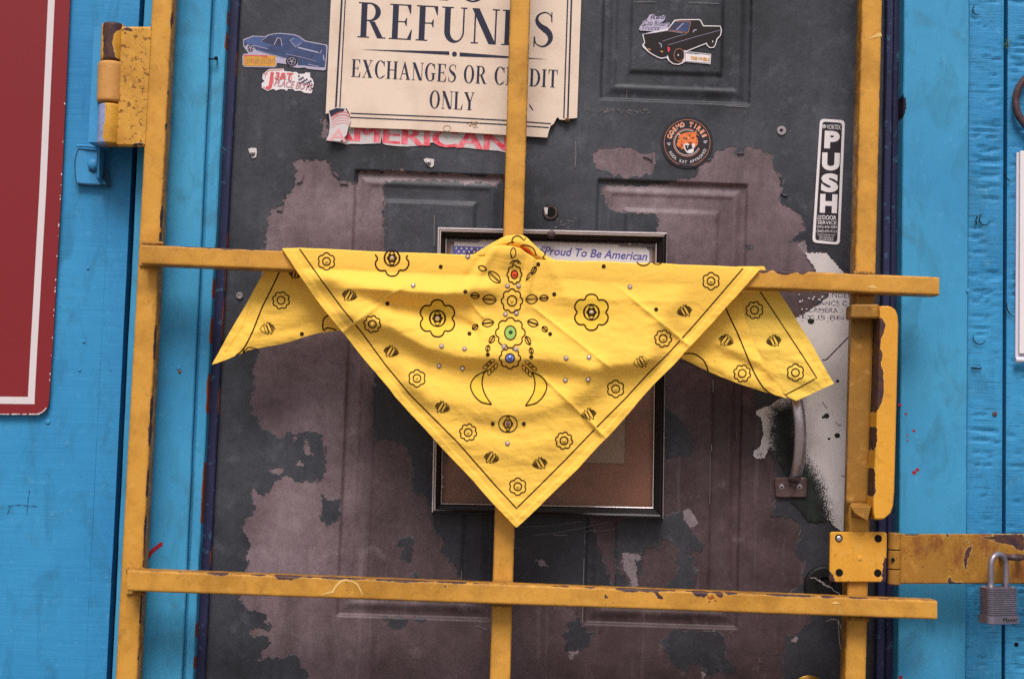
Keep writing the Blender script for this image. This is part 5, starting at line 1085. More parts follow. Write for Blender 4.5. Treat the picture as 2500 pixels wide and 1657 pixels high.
# ------------------------------------------------------------------ wall furniture left
RSY = YS - .008
rs_ = MB(); rs_.slab(np.vstack([[(-420, -420), (190, -420), (171, 0), (150, 464), (127.5, 860)], rrect([(127.5, 860), (117, 1013), (0, 1013), (60, 860)], 34, 7)[5:14], [(60, 1012.5), (-420, 1004)]]), RSY, .0022, RED)
rs_.ribbon([(143, -420), (125.5, 0), (104.5, 464), (82, 864), (76, 978)], 16.5, RSY - .0003, SWHITE); rs_.ribbon([(84.5, 977.4), (0, 976.5), (-420, 967)], 17.5, RSY - .0003, SWHITE)
for i in range(20):
    t_ = rr.random() ** .6; y = 60 + t_ * 880; x = np.interp(y, [0, 464, 860, 980], [171, 150, 127.5, 119.5]); rs_.disc(x - 1.6, y, rr.uniform(.6, 1.6), rr.uniform(1, 4), RSY - .0003, SWHITE, 7)
for i in range(34): x = rr.uniform(0, 96); rs_.disc(x, 1010.6, rr.uniform(1.5, 6), rr.uniform(.8, 1.8), RSY - .0003, SWHITE, 7)
rs_.ribbon(spl([(88, 1011), (100, 1007), (108, 1001), (113, 995)], 14), 2.2, RSY - .0003, SWHITE)
tag(rs_.build('red_sign'), 'dark red enamel sign with a white border line and rounded corner on the blue wall', 'sign')
# angle bracket painted blue under the hinge
BKY = YS - .010; BLUE_DARK = plain('shaded_steel_edge', S(34, 62, 92), .6, .2, 80)  # dark blue for painted shade on plate sides and flange, and crack outlines
ab = empty('angle_bracket', at(225, 410, BKY), 'small blue painted steel angle bracket bolted to the wall under the gate hinge', 'bracket')
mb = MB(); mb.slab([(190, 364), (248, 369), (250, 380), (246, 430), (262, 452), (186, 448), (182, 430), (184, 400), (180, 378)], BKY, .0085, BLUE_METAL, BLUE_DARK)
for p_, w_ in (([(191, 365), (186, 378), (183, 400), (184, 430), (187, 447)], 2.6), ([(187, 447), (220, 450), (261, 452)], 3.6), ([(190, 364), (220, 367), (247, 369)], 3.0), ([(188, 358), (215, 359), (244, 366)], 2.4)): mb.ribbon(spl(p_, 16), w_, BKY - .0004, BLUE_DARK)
mb.build('bracket_plate', ab, bevel=.0008)
mb = MB(); a = [at(*p) for p in ((246, 372, BKY - .0012), (246, 430, BKY - .0012), (270, 454, BKY - .0012 - .001), (246, 372, BKY - .026), (247, 424, BKY - .026), (252, 430, BKY - .024))]
q = at(248, 372, BKY)[0]; z1, z0 = at(248, 358, BKY)[2], at(248, 440, BKY)[2]; mb.add([(q, BKY - .001, z0 - .004), (q, BKY - .001, z1), (q, BKY - .026, z1), (q, BKY - .018, z0), (q + .004, BKY, z0 - .004), (q + .004, BKY, z1), (q + .004, BKY - .026, z1), (q + .004, BKY - .018, z0)], [(0, 1, 2, 3), (4, 5, 6, 7), (0, 1, 5, 4), (1, 2, 6, 5), (2, 3, 7, 6), (3, 0, 4, 7)], BLUE_METAL); qq = at(252, 440, BKY)[0]; mb.add([(qq, BKY + .002, z0 - .006), (qq + .012, BKY + .004, z0 - .010), (qq + .004, BKY - .001, z0 + .02), (qq, BKY - .001, z0 + .02)], [(0, 1, 2, 3)], BLUE_DARK); mb.build('bracket_flange', ab, bevel=.0008)
mb = MB(); mb.lathe(at(229, 402, BKY), (0, -1, 0), [(-.002, .0085), (.004, .0082), (.006, .0062), (.0072, .003), (.0073, .0001)], BLUE_METAL, 20); mb.ribbon(spl([(218, 414), (226, 420), (238, 417)], 10), 3.5, BKY - .0008, BLUE_DARK); mb.build('bolt', ab, smooth=True)
mb = MB(); mb.tube([at(188, 356, BKY), at(215, 357, BKY - .004), at(246, 362, BKY - .002)], .0022, BLUE_METAL, 8); mb.build('bracket_bead', ab)

# ------------------------------------------------------------------ wall furniture right
mb = MB(); cR = at(2559, 250, YR - .012); t = np.linspace(0, 2 * math.pi, 49)
mb.tube(np.stack([cR[0] + .048 * np.cos(t), cR[1] + 0 * t, cR[2] + .048 * np.sin(t)], 1), .0052, RUST, 12, False)
tag(mb.build('iron_ring', None, True), 'dark iron ring hanging on the blue wall above the white holder', 'ring')
hl = empty('notice_holder', at(2560, 640, YR - .004), 'white plastic notice holder fixed to the blue boards at the right edge', 'holder')
mb = MB(); mb.slab([(2482, 372), (2680, 378), (2676, 880), (2479, 874)], YR - .004, .004, PLASTIC); mb.build('holder_back', hl)
mb = MB(); mb.slab([(2491, 368), (2678, 374), (2672, 868), (2489, 862)], YR - .008, .003, WHITE); mb.build('notice_sheet', hl)
mb = MB(); a0, a1 = at(2479, 878, YR - .010), at(2676, 884, YR - .010); mb.tube([a0, (a0 + a1) / 2, a1], .0042, PLASTIC, 10); mb.build('holder_lip', hl)
mo = MB()
for i in range(40):
    c = at(2455 + rr.gauss(0, 4) + rr.random() * 8, 112 - rr.random() * 14 + rr.gauss(0, 3), YR - .003 - rr.random() * .003); u = Vector((rr.gauss(0, 1), rr.gauss(0, 1), rr.gauss(0, 1))).normalized() * .0022; v = Vector((rr.gauss(0, 1), rr.gauss(0, 1), rr.gauss(0, 1))).normalized() * .0014
    mo.add([c, c + np.array(u), c + np.array(u) * .6 + np.array(v), c + np.array(v)], [(0, 1, 2, 3)], MOSS)
tag(mo.build('moss_tuft'), 'tiny tuft of green moss growing in the board groove', 'moss', kind='stuff')
cw = MB()
for pts in ([(1978, 1410), (1990, 1410), (2000, 1419), (2010, 1421), (2018, 1431), (2030, 1434), (2036, 1442), (2046, 1446), (2051, 1451)], [(2000, 1414), (2012, 1428), (2026, 1430)], [(2046, 1512), (2049, 1560), (2053, 1590), (2058, 1620)], [(2046, 1512), (2053, 1530), (2055, 1560), (2056, 1600)], [(2018, 1516), (2030, 1510), (2044, 1512)]):
    P = np.array(pts, float); cw.tube(at(P[:, 0], P[:, 1], np.linspace(-.012, -.03, len(P))), .00045, WEB, 5)
tag(cw.build('cobweb'), 'pale cobweb threads strung between the black lock hole and the gate', 'cobweb', kind='stuff')
# ------------------------------------------------------------------ the bandana
ban = empty('bandana', at(1257, 640, YRL), 'yellow cotton bandana with brown flower print and rhinestones tied over the cross rail', 'bandana')
TOP = np.array([(689, 607), (733, 606), (800, 609), (900, 614), (1000, 617.5), (1100, 621), (1140, 622), (1184, 629), (1188, 612), (1200, 604), (1222, 600), (1250, 602), (1272, 608), (1292, 622), (1300, 627), (1310, 634), (1355, 636), (1500, 640), (1640, 645), (1800, 652), (1856, 657)], float)
LEFT = np.array([(689, 607), (725, 663), (763, 719), (808, 775), (840, 814), (864, 846), (916, 908), (961, 964), (1056, 1069), (1156, 1175), (1209, 1235), (1259, 1286)], float)
RIGHT = np.array([(1856, 657), (1800, 722), (1740, 786), (1683, 846), (1644, 891), (1593, 942), (1558, 980), (1481, 1068), (1383, 1170), (1321, 1232), (1263, 1286)], float)
def ridge(px, py, pts, amp, up, dn, fade=60):
    """soft fold: crest along pts, falling away above over `up` px and below over `dn` px; amp in mm towards the camera"""
    P = np.array(pts, float); yr = np.interp(px, P[:, 0], P[:, 1]); d = py - yr
    w_ = np.clip((px - P[0, 0]) / fade, 0, 1) * np.clip((P[-1, 0] - px) / fade, 0, 1); w_ = w_ * w_ * (3 - 2 * w_)
    return amp * w_ * np.where(d < 0, np.exp(-(d / up) ** 2), np.exp(-(d / dn) ** 2))
def crease(px, py, a, b, amp, wd=5.0):
    a = np.array(a, float); b = np.array(b, float); L = np.linalg.norm(b - a); u = (b - a) / L
    s_ = ((px - a[0]) * u[0] + (py - a[1]) * u[1]) / L; d = (px - a[0]) * -u[1] + (py - a[1]) * u[0]
    return amp * np.exp(-np.abs(d) / wd) * np.clip(s_ / .12, 0, 1) * np.clip((1 - s_) / .12, 0, 1)
def wrinkle(px, py, amp, seed):
    return amp * ((fbm(px / 90 + seed, py / 26 + seed, 3) - .5) + .45 * (fbm((px + py) / 60 + seed * 2, (px - py) / 22, 3) - .5))
def Yfront(px, py):
    px = np.asarray(px, float); py = np.asarray(py, float)
    rail = 608 + (px - 690) * .0418                            # top edge of the rail
    t = np.clip((py - rail - 30) / 110, 0, 1); t = t * t * (3 - 2 * t)
    base = 3.6 + 1.5 * np.sin(np.clip((py - rail) / 46, 0, 1) * math.pi) * .4    # mm in front of the rail face
    below = -6.0 * t                                            # the free part swings back a little
    z = base + below
    free = np.clip((py - rail - 45) / 45, 0, 1)
    f = ridge(px, py, [(720, 650), (800, 668), (900, 690), (1000, 704), (1090, 712), (1170, 694), (1240, 690)], 12, 44, 28)
    f += ridge(px, py, [(800, 752), (870, 772), (950, 790), (1040, 842), (1130, 866), (1230, 872), (1330, 872), (1440, 892), (1560, 880), (1640, 850)], 11.5, 66, 30)
    f += ridge(px, py, [(900, 736), (980, 752), (1060, 770), (1130, 790), (1180, 820)], 3.0, 18, 26, 30) * -1.3
    f += ridge(px, py, [(950, 900), (1050, 966), (1140, 990), (1240, 1000), (1350, 985), (1450, 940), (1500, 920)], 6.5, 50, 36)
    f += ridge(px, py, [(1030, 1020), (1130, 1080), (1230, 1096), (1330, 1080), (1420, 1030)], 3.5, 46, 40)
    f += ridge(px, py, [(1330, 700), (1450, 730), (1560, 745), (1700, 705)], 4.5, 46, 70)
    f += ridge(px, py, [(1330, 806), (1440, 815), (1560, 800), (1680, 760)], 2.6, 36, 40)
    f += 3.0 * np.exp(-((px - 1250) / 60) ** 2) * np.clip((py - 640) / 40, 0, 1) * np.exp(-((py - 690) / 110) ** 2)
    # pinched pleats running up to the knot
    pl = 0 * px
    for x0, x1, a_, w9 in ((1200, 1120, 3.2, 13), (1302, 1284, 4.6, 7), (1286, 1270, -3.2, 9), (1232, 1216, 2.2, 16), (1180, 1090, -1.8, 10), (1330, 1400, 1.6, 14)):
        xx = x0 + (x1 - x0) * (py - 620) / 130; pl = pl + a_ * np.exp(-((px - xx) / w9) ** 2) * np.clip((py - 596) / 16, 0, 1) * np.clip((760 - py) / 90, 0, 1)
    for a_, b_ in (((1010, 680), (822, 822)), ((1470, 668), (1700, 858)), ((1130, 715), (1186, 782)), ((1310, 905), (1492, 1080)), ((1425, 1000), (1470, 1066)), ((1290, 740), (1500, 905)), ((1060, 640), (1000, 700))): f += crease(px, py, a_, b_, 2.2)
    f += wrinkle(px, py, 1.5, 1.7)
    z = z + 1.75 * f * free + pl
    z = np.where(py < rail + 52, np.maximum(z, 1.0), z)
    bump_ = np.exp(-((px - 1245) / 52) ** 2) * np.clip((660 - py) / 40, 0, 1)
    z = z + 9.0 * bump_
    return YRL - z * 1e-3
def edge_at(E, t):
    L = np.concatenate([[0], np.cumsum(np.linalg.norm(np.diff(E, axis=0), axis=1))]); L /= L[-1]
    return np.stack([np.interp(t, L, E[:, 0]), np.interp(t, L, E[:, 1])], -1)
def grid_mesh(mb, V, mat):
    n, m = V.shape[:2]; return mb.add(V, [(i * m + j, i * m + j + 1, (i + 1) * m + j + 1, (i + 1) * m + j) for i in range(n - 1) for j in range(m - 1)], mat)
nt_, ns_ = 230, 330
tt = np.linspace(0, 1, nt_); ss = np.linspace(0, 1, ns_)
LE, RE = edge_at(LEFT, tt), edge_at(RIGHT, tt)
for E_, sd_ in ((LE, 1.0), (RE, 5.0)): E_[:, 0] += (fbm(tt * 9 + sd_, tt * 0 + sd_, 3) - .5) * 9 * np.sin(tt * math.pi)
GX = LE[:, 0:1] + (RE[:, 0:1] - LE[:, 0:1]) * ss; GY = LE[:, 1:2] + (RE[:, 1:2] - LE[:, 1:2]) * ss
x0 = GX[0]; dy = (fbm(x0 / 70, x0 * 0 + 2, 3) - .5) * 5 * np.sin(ss * math.pi) + np.interp(x0, TOP[:, 0], TOP[:, 1]) - GY[0]; GY = GY + dy[None, :] * ((1 - tt) ** 9)[:, None]
YY = Yfront(GX, GY)
el_ = np.minimum(ss[None, :] * (RE[:, 0:1] - LE[:, 0:1]), (1 - ss)[None, :] * (RE[:, 0:1] - LE[:, 0:1])) * .72
YY = YY - .0012 * (1 / (1 + np.exp((el_ - 15) / 1.0))) - .003 * np.exp(-(el_ / 9) ** 2) * (fbm(GX / 60, GY / 60, 3) - .35)        # doubled hem
front = at(GX, GY, YY)
# the top edge rolls back over the rail
roll = []
for k, (f_, dz) in enumerate(((1.0, -.012), (.92, -.002), (.62, .0012), (.35, .0016), (.12, .0010))):
    q = front[0].copy(); q[:, 1] = front[0][:, 1] + .036 * f_; q[:, 2] += dz; roll.append(q)
mb = MB(); grid_mesh(mb, np.concatenate([np.stack(roll), front]), CLOTH)
fr_cloth = mb
# --- printing on the front
def P_(Yf): return lambda x, y: Yf(x, y) - .0004
PF = P_(Yfront)
def small_flower(mb, c, k, Yf, r=21, rot=.3, sq=1.0):
    mb.ribbon(petals(c[0], c[1], r, r * sq, k, rot, 8, .22), 2.9, Yf, INK, True); mb.ring(c[0], c[1], 9.5, 9.5 * sq, 3.0, Yf, INK, 20)
def scribble(mb, c, Yf, rot=.5, s=1.0, mir=1):
    """hand drawn oval scribble: two open loops, hatching towards both ends"""
    ca, sa = math.cos(rot), math.sin(rot)
    def R(p): p = np.array(p, float) * s; return np.stack([c[0] + mir * (p[:, 0] * ca - p[:, 1] * sa), c[1] + p[:, 0] * sa + p[:, 1] * ca], 1)
    # zig-zag that tightens to the ends, leaning strokes
    xs_ = [-17, -14.5, -12, -9.5]
    for k, x in enumerate(xs_): h = 6 + k * 2.2; mb.ribbon(R([(x + 2.4, -h), (x - 1.2, h * .8)]), 1.75, Yf, INK)
    for x0, x1, h in ((-8.5, -1, 15), (.5, 7, 13)):
        t = np.linspace(0, 2 * math.pi, 20); m = (x0 + x1) / 2; w_ = (x1 - x0) / 2
        mb.ribbon(R(np.stack([m + w_ * np.cos(t) - .16 * h * np.sin(t), h * np.sin(t)], 1)), 1.75, Yf, INK, True)
    for k, x in enumerate((9.5, 12, 14.5, 17)): h = 11.5 - k * 2.4; mb.ribbon(R([(x + 1.6, -h), (x - 2.2, h)]), 1.75, Yf, INK)
    mb.ribbon(R([(-10, -12), (-8, -14)]), 2, Yf, INK); mb.ribbon(R([(-1, 14), (1, 12)]), 2, Yf, INK)
def big_flower(mb, c, r, Yf, rot, clip=None):
    o = petals(c[0], c[1], r, r, 6, rot, 11, .25)
    if clip is not None:
        o = o[o[:, 1] > clip(o[:, 0])]; i = np.argmax(np.abs(np.diff(o[:, 0])) > 30); o = np.roll(o, -(i + 1), 0) if np.abs(np.diff(o[:, 0])).max() > 30 else o
        mb.ribbon(o, 3.6, Yf, INK)
    else:
        mb.fan(petals(c[0], c[1], r - 1, r - 1, 6, rot, 11, .25), c, Yf, INK_SOFT); mb.ribbon(o, 3.6, Yf, INK, True)
    mb.ring(c[0], c[1], r * .44, r * .44, 2.9, Yf, INK, 30); mb.ring(c[0] - 4, c[1], r * .30, r * .40, 2, Yf, INK, 24); mb.ring(c[0] + 4, c[1], r * .30, r * .40, 2, Yf, INK, 24)
    mb.ribbon(petals(c[0], c[1], r * .26, r * .22, 6, 0, 5, .3), 3.0, Yf, INK, True); mb.ring(c[0], c[1], 7.5, 7.5, 3.6, Yf, INK, 16)
def leaf(mb, c, a, b, rot, Yf, fill=None):
    t = np.linspace(-1, 1, 13); ca, sa = math.cos(rot), math.sin(rot); up = b * (1 - t * t) ** .8
    pts = np.vstack([np.stack([a * t, up], 1), np.stack([a * t, -up], 1)[::-1][1:-1]]); Q = np.stack([c[0] + pts[:, 0] * ca - pts[:, 1] * sa, c[1] + pts[:, 0] * sa + pts[:, 1] * ca], 1)
    mb.ribbon(Q, 2.4, Yf, INK, True)
    for o in (-.13, .13): mb.ribbon([(c[0] - a * .85 * ca - b * o * -sa * -1, c[1] - a * .85 * sa + b * o * ca), (c[0] + a * .85 * ca - b * o * sa, c[1] + a * .85 * sa + b * o * ca)], 1.7, Yf, INK)
def leafo(mb, c, a, b, rot, Yf):
    t = np.linspace(-1, 1, 9); ca, sa = math.cos(rot), math.sin(rot); up = b * (1 - t * t) ** .8
    pts = np.vstack([np.stack([a * t, up], 1), np.stack([a * t, -up], 1)[::-1][1:-1]]); mb.ribbon(np.stack([c[0] + pts[:, 0] * ca - pts[:, 1] * sa, c[1] + pts[:, 0] * sa + pts[:, 1] * ca], 1), 1.7, Yf, INK, True)
m_ = fr_cloth
bl = dens([(731, 607), (784, 683), (834, 751), (885, 814), (938, 886), (1000, 962), (1056, 1018), (1118, 1080), (1209, 1184), (1261, 1240), (1321, 1181), (1380, 1122), (1457, 1042), (1525, 974), (1585, 909), (1632, 862), (1692, 796), (1751, 728), (1800, 671), (1814, 655)], 9)
m_.ribbon(bl, 3.0, PF, INK)
SF = [((797, 638), 6), ((909, 791), 8), ((1018, 923), 6), ((1143, 1055), 8), ((1264, 1187), 6), ((1377, 1075), 8), ((1503, 949), 6), ((1619, 826), 8), ((1736, 686), 6)]
for c, k in SF: small_flower(m_, c, k, PF, rot=.52 if k == 6 else .2)
for c in ((853, 721), (955, 858), (1080, 994), (1200, 1117)): scribble(m_, c, PF, .35)
for c in ((1318, 1131), (1437, 1011), (1565, 884), (1671, 759)): scribble(m_, c, PF, .35, 1, -1)
topf = lambda x: np.interp(x, TOP[:, 0], TOP[:, 1]) + 4
big_flower(m_, (957, 630), 44, PF, .5, topf); big_flower(m_, (1068, 777), 45, PF, .0 + .52); big_flower(m_, (1444, 762), 44, PF, -.52)
def clipped_arc(cx, cy, rx, ry, a0, a1): 
    a = np.radians(np.linspace(a0, a1, 16)); return np.stack([cx + rx * np.cos(a), cy + ry * np.sin(a)], 1)
m_.ribbon(clipped_arc(1571, 634, 17, 14, 20, 165), 2.6, PF, INK); m_.ribbon(clipped_arc(1605, 638, 12, 7, 15, 160), 2.0, PF, INK)
# middle column
for c, k, rx, ry, ir, col in (((1256, 670), 8, 18, 23, (8, 10), INKRED), ((1250, 734), 8, 26, 29, (11.5, 12.5), None), ((1246, 812), 8, 36, 37, (14, 17), INKGREEN), ((1245, 874), 8, 26, 26, (11, 11), INKBLUE)):
    m_.ribbon(petals(c[0], c[1], rx, ry, k, math.pi / 2, 8, .2), 3.0, PF, INK, True)
    if col: m_.fan(ell(c[0], c[1], ir[0], ir[1], 22), c, PF, col, 3)
    m_.ring(c[0], c[1], ir[0], ir[1], 2.9, PF, INK, 24)
for c, a, b, r in (((1207, 676), 20, 10, .75), ((1178, 655), 11, 6, .35), ((1160, 722), 11, 7, .1), ((1195, 731), 17, 11, .08), ((1298, 730), 15, 11, -.06), ((1328, 727), 11, 7, -.1), ((1191, 788), 15, 9, -.12), ((1160, 798), 8.5, 6, -.6), ((1301, 788), 14, 9, .3), ((1330, 803), 8, 6, .75), ((1201, 828), 11, 6, -1.0), ((1191, 850), 8, 5, -1.35), ((1289, 831), 12, 6, 1.1), ((1297, 856), 8, 5, 1.35), ((1303, 660), 11, 5.5, -1.0)): leaf(m_, c, a, b, r, PF)
m_.ribbon(spl([(1284, 685), (1288, 672), (1295, 664)], 8), 2, PF, INK)
for o in (0, 4, 8): m_.ribbon([(1284 + o * .2, 685 - o * .3), (1294, 672 + o * 1.6)], 1.6, PF, INK)
for c in ((1136, 712), (1353, 718), (1146, 814), (1343, 815), (1191, 865), (1297, 871), (1203, 1034), (1279, 1034), (1076, 651), (946, 741), (1474, 650), (1602, 755), (1314, 645)): m_.disc(c[0], c[1], 5, 5, PF, INK, 14)
# crescents and sprigs
for pts in ([(1191, 903), (1162, 918), (1149, 939), (1156, 962), (1174, 980), (1200, 987), (1184, 962), (1177, 936), (1181, 912), (1190, 902)], [(1299, 908), (1324, 921), (1335, 942), (1327, 965), (1309, 983), (1283, 990), (1302, 959), (1306, 932), (1300, 909)]):
    h = [spl(pts[:6], 30), spl(pts[5:], 24)]; m_.strip(edge_at(h[0], np.linspace(0, 1, 24)), edge_at(h[1][::-1], np.linspace(0, 1, 24)), PF, INK_SOFT)
    for q in h: m_.ribbon(q, 3.0, PF, INK)
for sx, cx, cy in ((-1, 1201, 893), (1, 1288, 897)):
    for k in range(3):
        x, y = cx - sx * 6 + sx * k * 7.5, cy - 6 + k * 7; leafo(m_, (x + sx * 6, y - 6), 8.5, 4.4, .55 if sx > 0 else math.pi - .55, PF); leafo(m_, (x - sx * 3, y + 7), 8.5, 4.2, 1.25 if sx > 0 else math.pi - 1.25, PF)
# moon eye near the tip
m_.ring(1240, 1034, 22.5, 20.5, 2.3, PF, INK, 36)
for o in (-7, 7): m_.ring(1240 + o, 1034, 15, 19, 1.8, PF, INK, 28)
m_.ribbon(petals(1240, 1034, 12, 10, 6, 0, 5, .3), 3, PF, INK, True)
m_.ribbon(spl([(1247, 612), (1253, 604), (1259, 611), (1258, 624), (1250, 630), (1247, 620), (1247, 612)], 18), 2.1, PF, INK); m_.ribbon([(1250, 646), (1258, 636), (1264, 634), (1272, 644)], 2.9, PF, INK); m_.ribbon(clipped_arc(1256, 648, 11, 12, 200, 340), 2.9, PF, INK)
m_.ribbon([(1247, 630), (1249, 622), (1251, 630)], 1.8, PF, INK)
for x, y in ((1239, 698), (1266, 698), (1234, 767), (1261, 765), (1230, 846), (1260, 852), (1078, 845), (1134, 851), (1072, 893), (1129, 899), (1382, 874), (1438, 872), (1380, 928), (1436, 926), (1142, 626), (1009, 697), (1538, 700), (1239, 1082)): m_.ring(x, y, 5.2, 5.2, 1.8, PF, INKGREY, 14)
cl_front = m_.build('front_triangle', ban, smooth=True)

# --- tails behind the rail
YB = YRL + .033
def tail(A, B, Yf, n=90, m=120, bend=None):
    a = edge_at(np.array(A, float), np.linspace(0, 1, n)); b = edge_at(np.array(B, float), np.linspace(0, 1, n)); u = np.linspace(0, 1, m)
    X = a[:, 0:1] + (b[:, 0:1] - a[:, 0:1]) * u; Y = a[:, 1:2] + (b[:, 1:2] - a[:, 1:2]) * u
    if bend is not None: Y = Y + bend(X) * (np.linspace(0, 1, n) ** 3)[:, None]
    return at(X, Y, Yf(X, Y))
def Yl(px, py):
    px = np.asarray(px, float); py = np.asarray(py, float); f = 4.0 * np.clip((py - 690) / 90, 0, 1)
    z = ridge(px, py, [(560, 850), (640, 800), (720, 775), (800, 745), (860, 720)], 7, 40, 26, 40) + ridge(px, py, [(600, 770), (680, 745), (760, 715), (830, 690)], 3.5, 30, 20, 40) + ridge(px, py, [(530, 890), (620, 845), (700, 822), (790, 800), (860, 780)], 4, 22, 26, 40)
    z = z + wrinkle(px, py, 4, 4.4) - 7 * np.clip((py - 660) / 60, 0, 1) * np.clip((px - 560) / 100, 0, 1)
    edge = np.interp(py, [655, 745, 810, 885], [646, 600, 560, 518]); z = z + 1.0 / (1 + np.exp((px - edge - 26) / 1.5))
    return YB + .008 - (z + f) * 1e-3
mb = MB(); grid_mesh(mb, tail([(652, 630), (648, 656), (600, 745), (560, 812), (532, 862), (517, 887)], [(872, 630), (880, 700), (880, 770), (866, 792), (850, 800), (842, 804)][:6], Yl, bend=lambda X: -7 * np.sin(np.clip((X - 518) / 330, 0, 1) * math.pi) + 3 * np.sin(X / 26)), CLOTH)
PLt = P_(Yl)
mb.ribbon(spl([(686, 655), (670, 690), (654, 722), (640, 750), (630, 775), (616, 810), (600, 842), (588, 858), (575, 868)], 40), 3.3, PLt, INK)
small_flower(mb, (686, 733), 8, PLt); scribble(mb, (653, 802), PLt, .2, 1, -1); scribble(mb, (722, 668), PLt, .2, .9); mb.disc(737, 815, 5, 5, PLt, INK, 14)
o = petals(612, 862, 19, 15, 6, .3, 8, .22); o = o[o[:, 1] < 862 - (o[:, 0] - 612) * .25]; mb.ribbon(o[np.argsort(o[:, 0])], 2.4, PLt, INK); mb.ribbon(clipped_arc(611, 862, 9, 7, 190, 340), 2.4, PLt, INK)
mb.ribbon(spl([(822, 806), (800, 800), (790, 806), (788, 790), (792, 776), (806, 768)], 24), 3.3, PLt, INK)
mb.ribbon(spl([(612, 738), (606, 752), (600, 775), (584, 806), (566, 834), (548, 860)], 30), 1.2, PLt, INK_SOFT)
mb.build('tail_end', ban, smooth=True)
def Yr(px, py):
    px = np.asarray(px, float); py = np.asarray(py, float)
    z = ridge(px, py, [(1620, 800), (1700, 815), (1790, 850), (1860, 890), (1930, 930)], 6, 24, 18, 50) + ridge(px, py, [(1620, 850), (1720, 880), (1800, 915), (1900, 950)], 5, 24, 20, 50) + ridge(px, py, [(1640, 750), (1740, 780), (1830, 830)], 5, 30, 20, 50) + wrinkle(px, py, 4.5, 9.1)
    return YB + .006 - z * 1e-3 - .006 * np.clip((py - 700) / 90, 0, 1)
FOLD = [(1806, 650), (1808, 715), (1816, 765), (1827, 800), (1842, 838), (1859, 876), (1884, 918), (1904, 948), (1922, 972)]
mb = MB(); grid_mesh(mb, tail([(1600, 690), (1620, 720), (1622, 780), (1624, 830), (1632, 858)], FOLD, Yr, bend=lambda X: 11 * np.sin(np.clip((X - 1632) / 290, 0, 1) * math.pi)), CLOTH)
PR = P_(Yr)
mb.ribbon(spl([(1762, 722), (1773, 754), (1787, 785), (1800, 812), (1816, 850), (1832, 889), (1848, 922), (1864, 946), (1876, 957), (1890, 964)], 40), 3.3, PR, INK)
small_flower(mb, (1812, 911), 8, PR); scribble(mb, (1773, 831), PR, .45); mb.disc(1745, 880, 1, 1, PR, INK, 8)
mb.ribbon(spl([(1668, 863), (1695, 864), (1718, 880), (1728, 903), (1728, 918)], 24), 3.3, PR, INK); mb.ribbon(spl([(1660, 881), (1685, 886), (1706, 900), (1722, 918)], 20), 2.4, PR, INK)
mb.build('tail_end', ban, smooth=True)
def Yq(px, py):
    px = np.asarray(px, float); py = np.asarray(py, float)
    z = wrinkle(px, py, 4.0, 2.2) + ridge(px, py, [(1800, 790), (1880, 800), (1960, 830)], 3, 30, 26, 30) + ridge(px, py, [(1830, 850), (1900, 860), (2000, 900)], 3.5, 26, 22, 30) + ridge(px, py, [(1860, 905), (1940, 915), (2020, 935)], 2.5, 20, 18, 30)
    ed = np.interp(py, [700, 800, 936], [1897, 1954, 2035]); z = z + .9 / (1 + np.exp((ed - px - 13) / 1.2))
    return YB + .0095 - z * 1e-3 - .004 * np.clip((py - 700) / 120, 0, 1)
mb = MB(); grid_mesh(mb, tail([(1800, 650), (1802, 715), (1810, 765), (1821, 800), (1836, 838), (1853, 876), (1880, 920), (1903, 950), (1926, 970), (1944, 978)], [(1865, 650), (1902, 712), (1928, 752), (1954, 796), (1982, 840), (2008, 888), (2036, 936)], Yq), CLOTH_B)
PQ = P_(Yq)
mb.ribbon(dens([(1856, 712), (1914, 799), (1957, 864), (1994, 922), (1955, 944), (1918, 963)], 8), 2.6, PQ, INK)
small_flower(mb, (1842, 757), 8, PQ); small_flower(mb, (1942, 909), 6, PQ, 21, .52); scribble(mb, (1889, 832), PQ, .3, 1, -1)
mb.build('tail_end', ban, smooth=True)
# --- knot loop above the rail
UP = spl([(1140, 626), (1165, 615), (1200, 594), (1228, 579), (1240, 575), (1262, 574), (1282, 577), (1302, 595), (1326, 617), (1345, 630), (1372, 640)], 60)
DN = spl([(1140, 632), (1164, 630), (1190, 632), (1200, 612), (1222, 606), (1252, 606), (1276, 614), (1300, 634), (1325, 640), (1350, 644), (1372, 648)], 60)
kk = min(len(UP), len(DN)); UP, DN = edge_at(UP, np.linspace(0, 1, 90)), edge_at(DN, np.linspace(0, 1, 90))
def Yk(px, py):
    px = np.asarray(px, float); py = np.asarray(py, float)
    mid = np.interp(px, UP[:, 0], (UP[:, 1] + DN[:, 1]) / 2); hw = np.interp(px, UP[:, 0], np.maximum(4, (DN[:, 1] - UP[:, 1]) / 2))
    d = np.clip((py - mid) / hw, -1.3, 1.3)
    return YRL - .001 - .006 * np.sqrt(np.clip(1 - (d * .72) ** 2, 0, 1)) * np.clip(hw / 16, .3, 1.2) + .009 * np.clip(d, 0, 1.3) ** 2 - wrinkle(px, py, 1.5, 6.6) * 1e-3
u = np.linspace(0, 1, 26); X = UP[:, 0:1] + (DN[:, 0:1] - UP[:, 0:1]) * u; Y_ = UP[:, 1:2] + (DN[:, 1:2] - UP[:, 1:2]) * u
K = at(X, Y_, Yk(X, Y_)); bk = K[:, :1].copy(); bk[:, :, 1] += .02; bk[:, :, 2] -= .003
bk2 = K[:, :1].copy(); bk2[:, :, 1] += .006; bk2[:, :, 2] += .0008
mb = MB(); grid_mesh(mb, np.concatenate([bk, bk2, K], 1), CLOTH); PK = P_(Yk)
mb.ribbon(clipped_arc(1263, 588, 13, 12, 150, 335), 3, PK, INK); mb.ribbon([(1275, 583), (1280, 587), (1283, 580)], 2.6, PK, INK); mb.ribbon(spl([(1238, 599), (1244, 593), (1256, 591)], 10), 2.6, PK, INK)
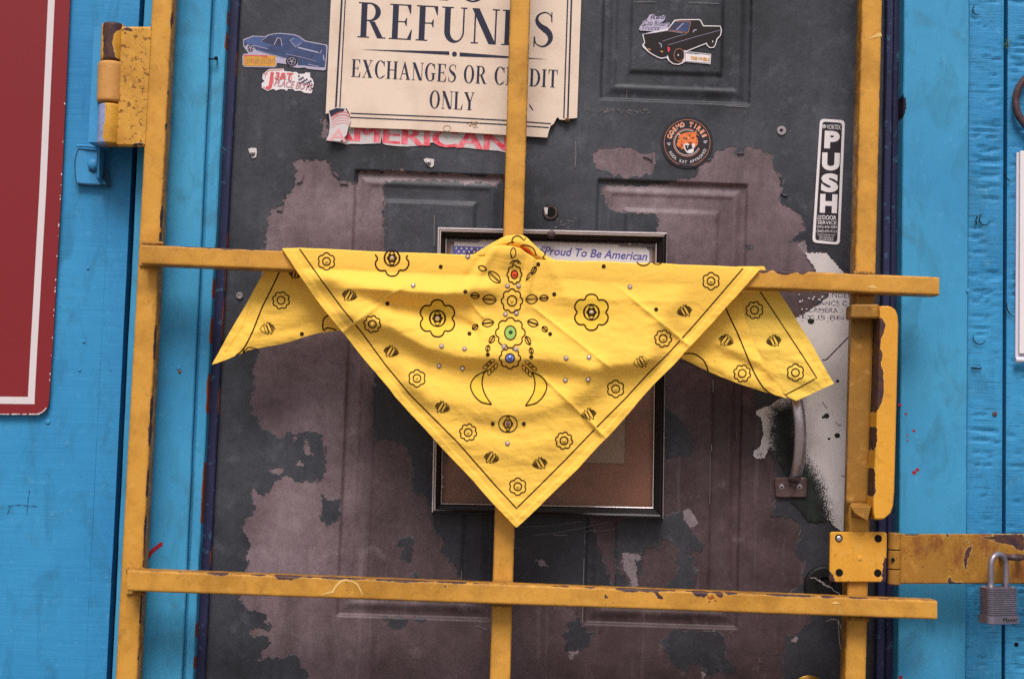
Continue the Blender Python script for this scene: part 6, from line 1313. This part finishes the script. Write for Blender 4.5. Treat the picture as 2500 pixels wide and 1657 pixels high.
mb.poly(spl([(1271, 605), (1282, 599), (1298, 604), (1306, 614), (1308, 624), (1296, 622), (1284, 612), (1271, 605)], 28)[:-1], PK, INKRED); mb.ribbon(spl([(1270, 602), (1282, 598), (1298, 603), (1306, 613), (1309, 625)], 20), 2.8, PK, INK)
for p in ([(1276, 608), (1290, 616)], [(1274, 612), (1286, 620)], [(1282, 610), (1286, 616)], [(1318, 608), (1328, 614), (1331, 622), (1325, 628)], [(1325, 628), (1333, 636)]): mb.ribbon(dens(p, 3), 2.8, PK, INK)
for p in ([(1138, 622), (1142, 614), (1146, 620)], [(1150, 620), (1148, 612)], [(1152, 620), (1154, 612), (1164, 606), (1162, 616), (1152, 620)]): mb.ribbon(dens(p, 3), 2.2, PK, INK)
mb.build('knot', ban, smooth=True)
# dark hollow of the loop: cloth turning inward behind the front bulge
# --- rhinestones
def stone_mesh(mat):
    mb = MB(); mb.lathe((0, 0, 0), (0, -1, 0), [(-.0004, .96), (.0, 1.0), (.28, .86), (.55, .52), (.60, .0005)], mat, 8)
    V = np.vstack(mb.v); me = bpy.data.meshes.new('rhinestone'); me.from_pydata(V.tolist(), [], mb.f); me.materials.append(mat); return me
SM = {}
def stone(px, py, r, mat, Yf=Yfront):
    if mat not in SM: SM[mat] = stone_mesh(mat)
    o = bpy.data.objects.new('rhinestone', SM[mat]); COL.objects.link(o); o.parent = ban
    p = at(px, py, float(Yf(px, py)) - .0006); o.location = tuple(p - WL[ban]); o.scale = (r * PXM * .84,) * 3; o.rotation_euler = (rr.uniform(-.3, .3), rr.uniform(0, 3), rr.uniform(-.3, .3))
for x, y in ((1239, 698), (1266, 698), (1234, 767), (1261, 765), (1230, 846), (1260, 852), (1078, 845), (1134, 851), (1072, 893), (1129, 899), (1382, 874), (1438, 872), (1380, 928), (1436, 926), (1142, 626), (1009, 697), (1538, 700), (957, 629), (1068, 777), (1444, 762)): stone(x, y, 5.2, GEM_W)
for c, k in SF: stone(c[0], c[1], 4.6, GEM_Y)
for x, y, r, mt in ((1256, 669, 4.5, GEM_R), (1250, 734, 4, GEM_Y), (1247, 811, 6, GEM_G), (1245, 873, 5.5, GEM_B), (1240, 1034, 5.5, GEM_P), (1239, 1082, 5.5, GEM_W)): stone(x, y, r, mt)
for c in ((1136, 712), (1353, 718), (1146, 814), (1343, 815), (1203, 1034), (1279, 1034), (1314, 645)): stone(c[0], c[1], 3.4, GEM_K)
